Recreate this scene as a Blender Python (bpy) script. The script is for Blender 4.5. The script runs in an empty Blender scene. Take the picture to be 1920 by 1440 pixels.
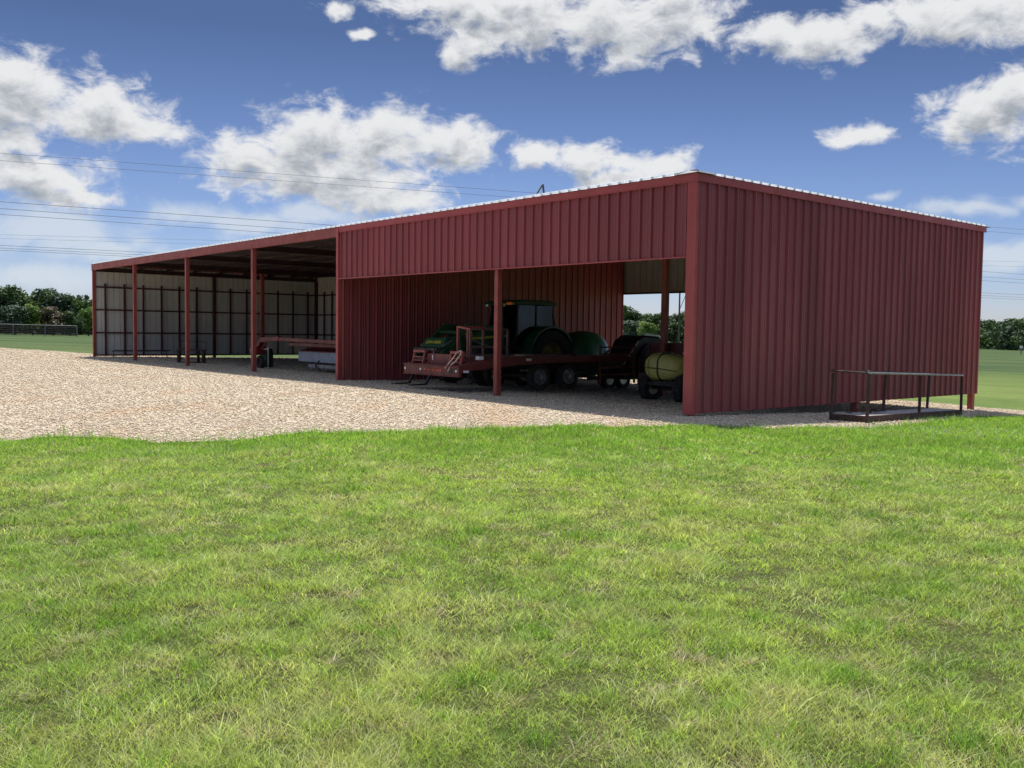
import bpy, bmesh, math, random
import numpy as np
from mathutils import Vector, Matrix, Euler, noise as mnoise
from mathutils.geometry import delaunay_2d_cdt

R = math.radians
rng = np.random.default_rng(7)
random.seed(7)
scene = bpy.context.scene
COL = scene.collection

# ------------------------------------------------------------------ camera
CAMH = 1.7
cd = bpy.data.cameras.new('camera'); cam = bpy.data.objects.new('camera', cd); COL.objects.link(cam)
cd.sensor_width = 36; cd.lens = 33.05; cd.clip_start = 0.05; cd.clip_end = 6000
cam.matrix_world = Matrix.Translation((0, 0, CAMH)) @ Matrix.Rotation(math.pi/2-0.05518, 4, 'X') @ Matrix.Rotation(0.01361, 4, 'Z')
scene.camera = cam

# ------------------------------------------------------------------ light
SUN_AZ, SUN_EL = math.atan2(-.24, 2.57), R(63)
SKY_STRENGTH, SUN_STRENGTH, EXPOSURE = 0.10, 5.0, 0.62
sdat = bpy.data.lights.new('sun', 'SUN'); sdat.energy = SUN_STRENGTH; sdat.angle = R(.53); sdat.color = (1, .95, .87)
sun = bpy.data.objects.new('sun', sdat); COL.objects.link(sun)
sd = Vector((math.sin(SUN_AZ)*math.cos(SUN_EL), math.cos(SUN_AZ)*math.cos(SUN_EL), math.sin(SUN_EL)))
sun.rotation_euler = sd.to_track_quat('Z', 'Y').to_euler(); sun.location = sd*60
scene.view_settings.view_transform = 'Standard'; scene.view_settings.look = 'None'
scene.view_settings.exposure = EXPOSURE; scene.view_settings.gamma = 1

# ------------------------------------------------------------------ node helper
class N:
    def __init__(s, tree): s.t = tree; s.n = tree.nodes; s.l = tree.links
    def set(s, sock, v):
        if v is None: return
        if isinstance(v, bpy.types.NodeSocket): s.l.new(v, sock)
        else:
            if hasattr(sock.default_value, '__len__') and isinstance(v, (tuple, list)) and len(sock.default_value) == 4 and len(v) == 3: v = (*v, 1)
            sock.default_value = v
    def node(s, typ, props=None, **ins):
        n = s.n.new(typ)
        for k, v in (props or {}).items(): setattr(n, k, v)
        for k, v in ins.items():
            key = int(k[1:]) if k[0] == 'i' and k[1:].isdigit() else k.replace('_', ' ')
            s.set(n.inputs[key], v)
        return n
    def math(s, op, a, b=None, c=None, clamp=False):
        n = s.n.new('ShaderNodeMath'); n.operation = op; n.use_clamp = clamp
        s.set(n.inputs[0], a); s.set(n.inputs[1], b)
        if c is not None: s.set(n.inputs[2], c)
        return n.outputs[0]
    def vmath(s, op, a, b=None):
        n = s.n.new('ShaderNodeVectorMath'); n.operation = op
        s.set(n.inputs[0], a); s.set(n.inputs[1], b)
        return n.outputs['Value'] if op in ('LENGTH', 'DOT_PRODUCT') else n.outputs[0]
    def noise(s, vec, scale, detail=4, rough=.55, dist=0):
        n = s.node('ShaderNodeTexNoise', None, Scale=scale, Detail=detail, Roughness=rough, Distortion=dist)
        if vec is not None: s.l.new(vec, n.inputs['Vector'])
        return n.outputs['Fac']
    def step(s, v, a, b, lo=0., hi=1., smooth=True):
        n = s.node('ShaderNodeMapRange', {'interpolation_type': 'SMOOTHSTEP' if smooth else 'LINEAR'})
        s.set(n.inputs[0], v); n.inputs[1].default_value = a; n.inputs[2].default_value = b
        n.inputs[3].default_value = lo; n.inputs[4].default_value = hi
        return n.outputs[0]
    def mix(s, f, a, b, mode='MIX'):
        n = s.n.new('ShaderNodeMix'); n.data_type = 'RGBA'; n.blend_type = mode
        s.set(n.inputs[0], f); s.set(n.inputs[6], a); s.set(n.inputs[7], b)
        return n.outputs[2]

# ------------------------------------------------------------------ world: physical sky + drifting cumulus
world = bpy.data.worlds.new('World'); scene.world = world; world.use_nodes = True
wt = world.node_tree; wt.nodes.clear(); w = N(wt)
sky = w.node('ShaderNodeTexSky', {'sky_type': 'NISHITA', 'sun_disc': False, 'sun_elevation': SUN_EL, 'sun_rotation': SUN_AZ,
     'altitude': 300, 'air_density': 1.0, 'dust_density': .5, 'ozone_density': 3.0})
skyc0 = sky.outputs[0]
# cumulus: (azimuth, elevation, half width, half height) in degrees
CR = [(-26.88,12.49,2.91,1.8),(-23.76,11.75,3.48,1.49),(-21.53,10.98,2.35,.85),(-28.15,11.67,2.58,1.78),(-27.68,9.78,1.24,.75),(-26.94,7.98,3.39,1.3),(-25.14,7.05,2.15,.59),
 (-15.54,10.12,2.76,1.32),(-11.59,11.03,3.5,1.97),(-7.86,11.56,3.58,1.67),(-3.72,11.15,2.64,1.36),(-11.28,9.14,6.02,1.53),(-7.83,7.95,3.54,1.03),(1.1,10.56,1.59,.59),(4.31,10.27,2.37,.97),
 (8.43,10.09,2.52,.84),(5.92,9.1,2.44,.52),(-1.9,18.7,6.6,1.2),(1.3,17.8,6.2,1.4),(6.69,17.9,5.73,2.0),(-3.14,16.39,1.69,.91),(9.6,19.3,2.0,.7),(-10.69,18.07,.99,.51),(-8.98,16.89,.66,.42),
 (15.58,16.9,2.27,.88),(17.78,16.47,2.46,1.24),(20.46,17.2,2.0,.95),(24.5,17.0,3.9,1.2),(27.08,17.03,2.69,1.45),(26.28,11.78,2.67,1.6),(27.65,12.41,1.57,1.96),(24.87,11.29,1.2,.88),(19.31,11.14,1.71,.55),
 (-38,14,5,2.6),(38,9,5,2.2),(36,17,6,2.5),(-37,6,6,1.6),(-12,28,8,2.6),(14,30,9,3),(-30,24,6,2.4)]
SO = [(-26.47,5.2,4.97,1.69),(-23.02,4.07,3.31,.66),(-16.14,6.27,5.13,.87),(-11.89,6.82,3.45,.7),(21.61,7.93,1.19,.3),(25.94,7.09,3.71,.58),(27.83,4.56,2.3,.8),(22.57,3.95,5.56,.6),(-27.01,2.6,4.13,.72)]
tc = w.node('ShaderNodeTexCoord').outputs['Generated']
sp = w.node('ShaderNodeSeparateXYZ'); wt.links.new(tc, sp.inputs[0])
az = w.math('MULTIPLY', w.math('ARCTAN2', sp.outputs[0], sp.outputs[1]), 57.2958)
el = w.math('MULTIPLY', w.math('ARCSINE', sp.outputs[2]), 57.2958)
up_ = w.step(el, 1., 17., 0., 1., False)
skyc = w.mix(1., skyc0, w.mix(up_, (.54, .565, .75), (.24, .267, .355)), 'MULTIPLY')
cb = w.node('ShaderNodeCombineXYZ', None, X=az, Y=el, Z=0.0)
P0 = cb.outputs[0]
def make_group():
    g = bpy.data.node_groups.new('cloud_field', 'ShaderNodeTree')
    g.interface.new_socket('P', in_out='INPUT', socket_type='NodeSocketVector')
    g.interface.new_socket('crisp', in_out='OUTPUT', socket_type='NodeSocketFloat')
    g.interface.new_socket('soft', in_out='OUTPUT', socket_type='NodeSocketFloat')
    gi = g.nodes.new('NodeGroupInput'); go = g.nodes.new('NodeGroupOutput'); k = N(g); P = gi.outputs[0]
    wn = k.node('ShaderNodeTexNoise', None, Scale=.32, Detail=3, Roughness=.5); g.links.new(P, wn.inputs['Vector'])
    warp = k.vmath('MULTIPLY', k.vmath('SUBTRACT', wn.outputs['Color'], (.5, .5, .5)), (3.6, 1.8, 0))
    Pw = k.vmath('ADD', P, warp)
    def blobs(lst):
        cur = None
        for (a, e, rx, ry) in lst:
            d = k.vmath('LENGTH', k.vmath('MULTIPLY', k.vmath('SUBTRACT', Pw, (a, e, 0)), (1/rx, 1/ry, 0)))
            cur = d if cur is None else k.node('ShaderNodeMath', {'operation': 'SMOOTH_MIN'}, i0=cur, i1=d, i2=.35).outputs[0]
        return cur
    Ps = k.vmath('MULTIPLY', P, (.62, 1.0, 1))
    n1 = k.noise(Ps, .8, 12, .64, .35)
    n2 = k.noise(Ps, .32, 9, .62, .6)
    F = k.math('ADD', k.math('SUBTRACT', 1.0, blobs(CR)), k.math('MULTIPLY', k.math('SUBTRACT', n1, .445), 2.6))
    g.links.new(F, go.inputs[0])
    S = k.math('ADD', k.math('SUBTRACT', 1.0, blobs(SO)), k.math('MULTIPLY', k.math('SUBTRACT', n2, .5), 2.4))
    g.links.new(S, go.inputs[1])
    return g
cg = make_group()
g1 = w.node('ShaderNodeGroup', {'node_tree': cg}, P=P0)
g2 = w.node('ShaderNodeGroup', {'node_tree': cg}, P=w.vmath('ADD', P0, (.1, 1.0, 0)))
alpha = w.step(g1.outputs[0], -.22, .6)
fine = w.noise(w.vmath('MULTIPLY', P0, (.8, 1.3, 1)), 1.3, 8, .6)
depth = w.step(w.math('ADD', g2.outputs[0], w.math('MULTIPLY', w.math('SUBTRACT', fine, .5), 0.6)), .05, 1.55)
ccol = w.mix(depth, (5.3, 5.35, 5.45), (2.1, 2.35, 2.7))
soft = w.math('MULTIPLY', w.step(g1.outputs[1], -.25, .75), .78)
c1 = w.mix(soft, skyc, (4.4, 4.8, 5.25))
c2 = w.mix(alpha, c1, ccol)
# unseen overhead clouds, brighter than those in view, added as ambient fill light
above = w.step(el, 24., 42.)
cov = w.math('MULTIPLY', w.step(w.noise(tc, 2.6, 7, .6), .44, .56), above)
c2 = w.mix(cov, c2, (8.2, 9.4, 12.0))
bg = w.node('ShaderNodeBackground', None, Color=c2, Strength=SKY_STRENGTH)
wo = w.node('ShaderNodeOutputWorld'); wt.links.new(bg.outputs[0], wo.inputs[0])
world.cycles.sampling_method = 'MANUAL'; world.cycles.sample_map_resolution = 1024

# ------------------------------------------------------------------ site frame: local x = -s, y = t, origin at the near corner
X0, Y0, A = 3.7043, 19.3066, 0.70208
BROT = A - math.pi/2
BM = Matrix.Translation((X0, Y0, 0)) @ Matrix.Rotation(BROT, 4, 'Z')
U = np.array([-math.sin(A), math.cos(A)]); V = np.array([math.cos(A), math.sin(A)])
HT, L, D = 4.97, 40.27, 13.22
def st(s, t): c = np.array([X0, Y0]) + s*U + t*V; return float(c[0]), float(c[1])
def inv_st(x, y):
    dx, dy = x-X0, y-Y0
    return dx*U[0]+dy*U[1], dx*V[0]+dy*V[1]
def sm(x): x = np.clip(x, 0, 1); return x*x*(3-2*x)
def H(x, y):
    x = np.asarray(x, float); y = np.asarray(y, float)
    s, t = inv_st(x, y)
    k = .033 - .019*sm(s/40.)
    near = .06*sm(s/10.) - k*np.minimum(np.log1p(np.exp(np.clip(t*2, -30, 30)))/2, 20)
    ratio = np.clip(x/np.maximum(np.abs(y), 20), -.6, .6)
    far = -.33 - 1.35*ratio
    d = np.hypot(x, y)
    wv = sm((d-42)/70.)
    z = near*(1-wv) + far*wv
    z = z + .6*sm((d-330)/900.)
    z = z + .02*np.sin(x*.9+1.3)*np.cos(y*.7)*sm((17-y)/3.) + .012*np.sin(x*2.3+y*1.1)*sm((17-y)/3.)
    return z
def Hf(x, y): return float(H(x, y))

# ------------------------------------------------------------------ materials
def mat(name):
    m = bpy.data.materials.new(name); m.use_nodes = True; m.node_tree.nodes.clear(); return m
def pm(name, col, rough=.5, metal=0., col2=None, nscale=3., namt=.35, bump=0., bscale=40., spec=.5, dirt=None, dirt_amt=.0, stretch=None):
    m = mat(name); k = N(m.node_tree)
    co = k.node('ShaderNodeTexCoord').outputs['Object']
    if stretch: co = k.vmath('MULTIPLY', co, stretch)
    c = col; n = k.noise(co, nscale, 5, .6)
    f = k.step(n, .35, .65)
    c2_ = col2 or tuple(max(0, v*(1-namt)) for v in col)
    c = k.mix(f, col, c2_)
    if name == 'barn_red_sheet':
        sx = k.node('ShaderNodeSeparateXYZ'); k.l.new(co, sx.inputs[0])
        pid = k.math('FLOOR', k.math('DIVIDE', k.math('ADD', sx.outputs[0], k.math('ADD', sx.outputs[1], .14)), .954))
        wn = k.node('ShaderNodeTexWhiteNoise', {'noise_dimensions': '1D'}, W=pid)
        c = k.mix(1., c, k.mix(wn.outputs[0], (.88, .86, .86), (1.08, 1.10, 1.12)), 'MULTIPLY')
        dust = k.math('MULTIPLY', k.step(sx.outputs[2], .05, .75, 1, 0), k.step(k.noise(co, 2.5, 5, .6), .3, .7))
        c = k.mix(k.math('MULTIPLY', dust, .35), c, (.20, .09, .06))
    if dirt:
        d = k.noise(co, nscale*2.7, 6, .65); c = k.mix(k.math('MULTIPLY', k.step(d, .5, .72), dirt_amt), c, dirt)
    b = k.node('ShaderNodeBsdfPrincipled', None, Base_Color=c, Roughness=rough, Metallic=metal)
    b.inputs['Specular IOR Level'].default_value = spec
    rr = k.step(n, .3, .7, max(.05, rough-.07), min(1, rough+.1)); k.set(b.inputs['Roughness'], rr)
    if bump:
        bn = k.node('ShaderNodeBump', None, Strength=bump, Distance=.01); k.set(bn.inputs['Height'], k.noise(co, bscale, 5, .6)); k.set(b.inputs['Normal'], bn.outputs[0])
    o = k.node('ShaderNodeOutputMaterial'); m.node_tree.links.new(b.outputs[0], o.inputs[0])
    return m
M = {}
M['red'] = pm('barn_red_sheet', (.280, .056, .061), .42, 0, (.24, .047, .052), 1.1, bump=.04, bscale=3, stretch=(1, 1, .25), dirt=(.17, .06, .05), dirt_amt=.35)
M['redtrim'] = pm('barn_red_trim', (.39, .066, .060), .42, 0, (.34, .058, .053), 2)
M['oxide'] = pm('red_oxide_steel', (.30, .062, .046), .5, 0, (.24, .05, .04), 2.5, dirt=(.16, .05, .035), dirt_amt=.5)
M['galv'] = pm('galvalume_inside', (.66, .65, .60), .5, .1, (.56, .56, .52), .8, stretch=(1, 1, .3))
M['roof'] = pm('galvalume_roof', (.84, .85, .84), .45, .0, (.76, .77, .76), 1)
M['underside'] = pm('shaded_roof_deck', (.075, .06, .065), .6, 0, None, 2)  # dark tone puts the shade under the roof into the deck colour
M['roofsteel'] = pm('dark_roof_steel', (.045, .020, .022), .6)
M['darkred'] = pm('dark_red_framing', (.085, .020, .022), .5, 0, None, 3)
M['black'] = pm('black_paint', (.018, .018, .02), .45, 0, None, 5)
M['tyre'] = pm('tyre_rubber', (.022, .021, .02), .85, 0, (.04, .036, .03), 6, bump=.3, bscale=30)
M['green'] = pm('tractor_green', (.012, .085, .025), .35, 0, (.010, .065, .02), 3, dirt=(.04, .05, .03), dirt_amt=.3)
M['greenshield'] = pm('green_shield', (.035, .17, .075), .38, 0, (.028, .13, .06), 2)
M['greendark'] = pm('dark_green_plastic', (.015, .06, .035), .5)
M['yellow'] = pm('machine_yellow', (.32, .25, .03), .5, dirt=(.06, .06, .03), dirt_amt=.7)
M['yellowtext'] = pm('decal_yellow', (.85, .70, .05), .45, namt=.1)
M['trailer'] = pm('trailer_red', (.14, .024, .020), .5, 0, (.12, .022, .018), 3, dirt=(.12, .07, .05), dirt_amt=.5)
M['rust'] = pm('rusty_pipe', (.075, .042, .032), .8, .1, (.05, .025, .02), 8, bump=.3, bscale=60, dirt=(.13, .075, .05), dirt_amt=.5)
M['steel'] = pm('bare_steel', (.42, .42, .43), .4, .6, (.28, .27, .26), 5)
M['wood'] = pm('weathered_wood', (.30, .21, .13), .8, 0, (.20, .14, .09), 4, bump=.3, stretch=(6, 1, 1))
M['plate'] = pm('grey_plate', (.36, .35, .35), .65, .1, (.27, .25, .24), 2.5, dirt=(.17, .12, .09), dirt_amt=.5)
M['tank'] = pm('yellow_poly_tank', (.64, .59, .18), .5, 0, (.52, .48, .13), 2, dirt=(.30, .28, .12), dirt_amt=.4)
M['white'] = pm('white_paint', (.75, .75, .72), .5, namt=.15)
M['rackpaint'] = pm('faded_rack_paint', (.13, .068, .060), .7, 0, (.10, .055, .05), 5)
M['rope'] = pm('pale_rope', (.62, .48, .38), .9, namt=.25)
M['redmower'] = pm('mower_red', (.17, .014, .013), .4, 0, (.12, .012, .011), 3)
M['canvas'] = pm('grey_canvas_curtain', (.34, .36, .40), .8, 0, (.28, .30, .34), 4)
M['silver'] = pm('silver_trim', (.72, .73, .72), .35, .4)
M['amber'] = pm('amber_lens', (.85, .25, .03), .25)
M['redlens'] = pm('red_lens', (.7, .02, .02), .25)
M['pole'] = pm('pole_wood', (.13, .095, .07), .9, 0, (.09, .07, .05), 5)
M['wire'] = pm('aluminium_cable', (.09, .09, .10), .5, .5)
M['fencepipe'] = pm('fence_pipe', (.30, .29, .28), .6, .3, (.20, .18, .17), 3)
M['fencedark'] = pm('fence_dark_pipe', (.06, .05, .045), .7)
M['ridge'] = pm('dark_ridge_cap', (.045, .05, .055), .5, .2)
def glass_mat():
    m = mat('tinted_glass'); k = N(m.node_tree)
    t = k.node('ShaderNodeBsdfTransparent', None, Color=(.30, .38, .42, 1)); g = k.node('ShaderNodeBsdfGlossy', None, Color=(.35, .4, .45, 1), Roughness=.06)
    n = k.noise(k.node('ShaderNodeTexCoord').outputs['Object'], 3)
    fr = k.node('ShaderNodeFresnel', None, IOR=1.5).outputs[0]
    mx = k.n.new('ShaderNodeMixShader'); k.set(mx.inputs[0], k.math('ADD', fr, k.math('MULTIPLY', n, .04)))
    k.l.new(t.outputs[0], mx.inputs[1]); k.l.new(g.outputs[0], mx.inputs[2])
    o = k.node('ShaderNodeOutputMaterial'); k.l.new(mx.outputs[0], o.inputs[0]); return m
M['glass'] = glass_mat()
def ground_mat():
    m = mat('field_turf'); k = N(m.node_tree); co = k.node('ShaderNodeTexCoord').outputs['Object']
    n1 = k.noise(co, .06, 4); n2 = k.noise(co, .55, 6, .62); n3 = k.noise(co, 9, 6, .7); n4 = k.noise(k.vmath('MULTIPLY', co, (.12, .5, 1)), .35, 5)
    c = k.mix(k.step(n2, .35, .65), (.085, .135, .032), (.135, .185, .045))
    c = k.mix(k.math('MULTIPLY', k.step(n1, .4, .7), .5), c, (.16, .19, .06))
    c = k.mix(k.math('MULTIPLY', k.step(n4, .5, .75), .45), c, (.075, .12, .035))
    c = k.mix(k.math('MULTIPLY', k.step(n3, .45, .7), .45), c, (.055, .075, .022))
    sx0 = k.node('ShaderNodeSeparateXYZ'); k.l.new(co, sx0.inputs[0])
    far_turf = k.mix(k.step(n4, .4, .65), (.036, .064, .022), (.066, .094, .034))
    c = k.mix(k.step(sx0.outputs[1], 34, 75), c, far_turf)  # turf colour turns darker further out across the field
    # darker thatch and soil close to the mown lawn
    sx = k.node('ShaderNodeSeparateXYZ'); k.l.new(co, sx.inputs[0])
    lawn = k.step(sx.outputs[1], 14.5, 24, 1., 0.)
    n5 = k.noise(co, 45, 5, .7)
    th = k.mix(k.step(n3, .35, .65), (.050, .062, .018), (.11, .085, .05)); th = k.mix(k.step(n5, .45, .6), th, (.022, .022, .010)); th = k.mix(k.step(n5, .64, .72), th, (.22, .18, .10))
    c = k.mix(k.math('MULTIPLY', lawn, .8), c, th)
    b = k.node('ShaderNodeBsdfPrincipled', None, Base_Color=c, Roughness=.95); b.inputs['Specular IOR Level'].default_value = .1
    bn = k.node('ShaderNodeBump', None, Strength=.9, Distance=.06); k.set(bn.inputs['Height'], k.noise(co, 6, 8, .75)); k.set(b.inputs['Normal'], bn.outputs[0])
    o = k.node('ShaderNodeOutputMaterial'); k.l.new(b.outputs[0], o.inputs[0]); return m
def gravel_mat(name='crushed_limestone', stones=False):
    m = mat(name); k = N(m.node_tree); co = k.node('ShaderNodeTexCoord').outputs['Object']
    rt = k.node('ShaderNodeMapping', None, Rotation=(0, 0, R(50)), Scale=(1, .28, 1)); k.l.new(co, rt.inputs[0])
    n1 = k.noise(rt.outputs[0], .55, 5, .62); n2 = k.noise(co, 1.6, 6, .65)
    vo = k.node('ShaderNodeTexVoronoi', None, Scale=34.0); k.l.new(co, vo.inputs['Vector'])
    vo2 = k.node('ShaderNodeTexVoronoi', None, Scale=15.0); k.l.new(co, vo2.inputs['Vector'])
    bw = k.node('ShaderNodeSeparateColor'); k.l.new(vo.outputs['Color'], bw.inputs[0])
    bw2 = k.node('ShaderNodeSeparateColor'); k.l.new(vo2.outputs['Color'], bw2.inputs[0])
    c = k.mix(bw.outputs[0], (.27, .200, .130), (.63, .54, .395))
    c = k.mix(k.math('MULTIPLY', k.step(bw2.outputs[1], .55, .95), .55), c, (.62, .56, .50))
    c = k.mix(k.math('MULTIPLY', k.step(bw2.outputs[0], .78, .98), .6), c, (.16, .12, .09))
    c = k.mix(k.math('MULTIPLY', k.step(n1, .50, .66), .55), c, (.44, .27, .15))
    vo3 = k.node('ShaderNodeTexVoronoi', None, Scale=5.5); k.l.new(co, vo3.inputs['Vector'])
    c = k.mix(k.math('MULTIPLY', k.step(vo3.outputs['Distance'], .16, .08), .8), c, (.12, .085, .06))
    c = k.mix(k.math('MULTIPLY', k.step(n2, .52, .72), .35), c, (.33, .22, .15))
    b = k.node('ShaderNodeBsdfPrincipled', None, Base_Color=c, Roughness=.92); b.inputs['Specular IOR Level'].default_value = .2
    bn = k.node('ShaderNodeBump', None, Strength=1., Distance=.035)
    hh = k.math('ADD', k.math('MULTIPLY', vo.outputs['Distance'], -.7), k.math('MULTIPLY', k.noise(co, 30, 4, .6), .8)); hh = k.math('ADD', hh, k.math('MULTIPLY', n2, 1.5))
    k.set(bn.inputs['Height'], hh); k.set(b.inputs['Normal'], bn.outputs[0])
    o = k.node('ShaderNodeOutputMaterial'); k.l.new(b.outputs[0], o.inputs[0]); return m
def leafy(name, attr, trans=.4, rough=.6, patch=None):
    m = mat(name); k = N(m.node_tree)
    at = k.node('ShaderNodeAttribute', {'attribute_name': attr}).outputs['Color']; c = at
    if patch:
        co = k.node('ShaderNodeTexCoord').outputs['Object']
        n1 = k.noise(co, .5, 4, .6); n2 = k.noise(co, 2.2, 4, .6)
        c = k.mix(k.math('MULTIPLY', k.step(n1, .42, .62), .55), c, k.mix(.5, c, (.10, .21, .03)))
        c = k.mix(k.math('MULTIPLY', k.step(n2, .55, .75), .45), c, (.30, .25, .09))
    d = k.node('ShaderNodeBsdfPrincipled', None, Base_Color=c, Roughness=rough); d.inputs['Specular IOR Level'].default_value = .3
    t = k.node('ShaderNodeBsdfTranslucent', None, Color=k.mix(1., c, (1.15, 1.25, .55), 'MULTIPLY'))
    mx = k.n.new('ShaderNodeMixShader'); mx.inputs[0].default_value = trans
    k.l.new(d.outputs[0], mx.inputs[1]); k.l.new(t.outputs[0], mx.inputs[2])
    o = k.node('ShaderNodeOutputMaterial'); k.l.new(mx.outputs[0], o.inputs[0]); return m
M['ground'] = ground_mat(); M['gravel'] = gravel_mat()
M['grass'] = leafy('grass_blades', 'Col', .45, .55, True)
M['leaf'] = leafy('oak_leaves', 'Col', .18, .7)
M['bark'] = pm('bark', (.10, .08, .06), .95, 0, None, 8)

# ------------------------------------------------------------------ mesh builder
class MB:
    def __init__(s): s.v = []; s.f = []; s.m = []
    def add(s, vs, fs, mi=0):
        o = len(s.v); s.v += [tuple(v) for v in vs]; s.f += [tuple(i+o for i in f) for f in fs]; s.m += [mi]*len(fs); return s
    def box(s, x0, x1, y0, y1, z0, z1, mi=0):
        vs = [(x, y, z) for z in (z0, z1) for y in (y0, y1) for x in (x0, x1)]
        return s.add(vs, [(0, 2, 3, 1), (4, 5, 7, 6), (0, 1, 5, 4), (2, 6, 7, 3), (0, 4, 6, 2), (1, 3, 7, 5)], mi)
    def cbox(s, c, d, mi=0): return s.box(c[0]-d[0]/2, c[0]+d[0]/2, c[1]-d[1]/2, c[1]+d[1]/2, c[2]-d[2]/2, c[2]+d[2]/2, mi)
    def frame(s, p0, p1, up=(0, 0, 1)):
        a = Vector(p1)-Vector(p0); a.normalize(); u = Vector(up)
        if abs(a.dot(u)) > .98: u = Vector((1, 0, 0))
        r = a.cross(u).normalized(); return a, r, r.cross(a).normalized()
    def beam(s, p0, p1, wd, ht, mi=0):
        a, r, u = s.frame(p0, p1); vs = []
        for p in (Vector(p0), Vector(p1)):
            for i, j in ((-1, -1), (1, -1), (1, 1), (-1, 1)): vs.append(p + r*i*wd/2 + u*j*ht/2)
        return s.add(vs, [(3, 2, 1, 0), (4, 5, 6, 7), (0, 1, 5, 4), (1, 2, 6, 5), (2, 3, 7, 6), (3, 0, 4, 7)], mi)
    def tube(s, p0, p1, r, n=10, r1=None, mi=0):
        a, x, u = s.frame(p0, p1); r1 = r if r1 is None else r1; vs = []
        for p, q in ((Vector(p0), r), (Vector(p1), r1)):
            for i in range(n): t = 2*math.pi*i/n; vs.append(p + x*math.cos(t)*q + u*math.sin(t)*q)
        fs = [(i, (i+1) % n, n+(i+1) % n, n+i) for i in range(n)] + [tuple(range(n))[::-1], tuple(range(n, 2*n))]
        return s.add(vs, fs, mi)
    def path(s, pts, r, n=8, mi=0):
        for a, b in zip(pts[:-1], pts[1:]): s.tube(a, b, r, n, mi=mi)
        return s
    def prism(s, prof, axis, a0, a1, mi=0):   # prof: 2D polygon in the other two axes
        def P(p, q):
            return (q, p[0], p[1]) if axis == 'x' else ((p[0], q, p[1]) if axis == 'y' else (p[0], p[1], q))
        n = len(prof); vs = [P(p, a0) for p in prof] + [P(p, a1) for p in prof]
        return s.add(vs, [(i, (i+1) % n, n+(i+1) % n, n+i) for i in range(n)] + [tuple(range(n))[::-1], tuple(range(n, 2*n))], mi)
    def lathe(s, c, axis, prof, n=28, mi=0, closed=True):   # prof [(radius, offset along the axis)]
        c = Vector(c); a = {'x': Vector((1, 0, 0)), 'y': Vector((0, 1, 0)), 'z': Vector((0, 0, 1))}[axis]
        e1 = Vector((0, 0, 1)) if axis != 'z' else Vector((1, 0, 0)); e2 = a.cross(e1); vs = []; k = len(prof)
        for i in range(n):
            t = 2*math.pi*i/n; d = e1*math.cos(t)+e2*math.sin(t)
            for r, o in prof: vs.append(c + d*r + a*o)
        rngk = range(k if closed else k-1)
        fs = [(i*k+j, i*k+(j+1) % k, ((i+1) % n)*k+(j+1) % k, ((i+1) % n)*k+j) for i in range(n) for j in rngk]
        return s.add(vs, fs, mi)
    def ell(s, c, r, n=20, m=12, mi=0, e=1.):
        vs = []; fs = []
        for j in range(m+1):
            ph = math.pi*j/m-math.pi/2
            for i in range(n):
                t = 2*math.pi*i/n
                sg = lambda v: math.copysign(abs(v)**e, v)
                vs.append((c[0]+r[0]*sg(math.cos(ph))*sg(math.cos(t)), c[1]+r[1]*sg(math.cos(ph))*sg(math.sin(t)), c[2]+r[2]*sg(math.sin(ph))))
        for j in range(m):
            for i in range(n): fs.append((j*n+i, j*n+(i+1) % n, (j+1)*n+(i+1) % n, (j+1)*n+i))
        return s.add(vs, fs, mi)
    def build(s, name, mats, parent=None, smooth=35, bevel=0, fix=True):
        me = bpy.data.meshes.new(name); me.from_pydata(s.v, [], s.f)
        mats = mats if isinstance(mats, (list, tuple)) else [mats]
        for q in mats: me.materials.append(M[q] if isinstance(q, str) else q)
        me.polygons.foreach_set('material_index', s.m)
        if fix:
            bm = bmesh.new(); bm.from_mesh(me); bmesh.ops.remove_doubles(bm, verts=bm.verts, dist=1e-5); bmesh.ops.recalc_face_normals(bm, faces=bm.faces); bm.to_mesh(me); bm.free()
        if smooth:
            me.shade_smooth(); me.set_sharp_from_angle(angle=R(smooth))
        o = bpy.data.objects.new(name, me); COL.objects.link(o)
        if parent: o.parent = parent
        if bevel:
            b = o.modifiers.new('bevel', 'BEVEL'); b.width = bevel; b.segments = 2; b.limit_method = 'ANGLE'
        return o
def tag(o, label=None, cat=None, group=None, kind=None):
    for k, v in (('label', label), ('category', cat), ('group', group), ('kind', kind)):
        if v: o[k] = v
    return o
def empty(name, loc, rz=0, **kw):
    o = bpy.data.objects.new(name, None); COL.objects.link(o); o.location = loc; o.rotation_euler = (0, 0, rz); o.empty_display_size = .3
    return tag(o, **kw)
def at(s, t, dz=0.): x, y = st(s, t); return (x, y, Hf(x, y)+dz)
def npmesh(name, verts, loops, starts, totals, mats):
    me = bpy.data.meshes.new(name); me.vertices.add(len(verts)); me.vertices.foreach_set('co', np.asarray(verts, np.float32).ravel())
    me.loops.add(len(loops)); me.loops.foreach_set('vertex_index', np.asarray(loops, np.int32))
    me.polygons.add(len(starts)); me.polygons.foreach_set('loop_start', np.asarray(starts, np.int32)); me.polygons.foreach_set('loop_total', np.asarray(totals, np.int32))
    for q in mats: me.materials.append(q)
    me.update(calc_edges=True); return me

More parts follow.
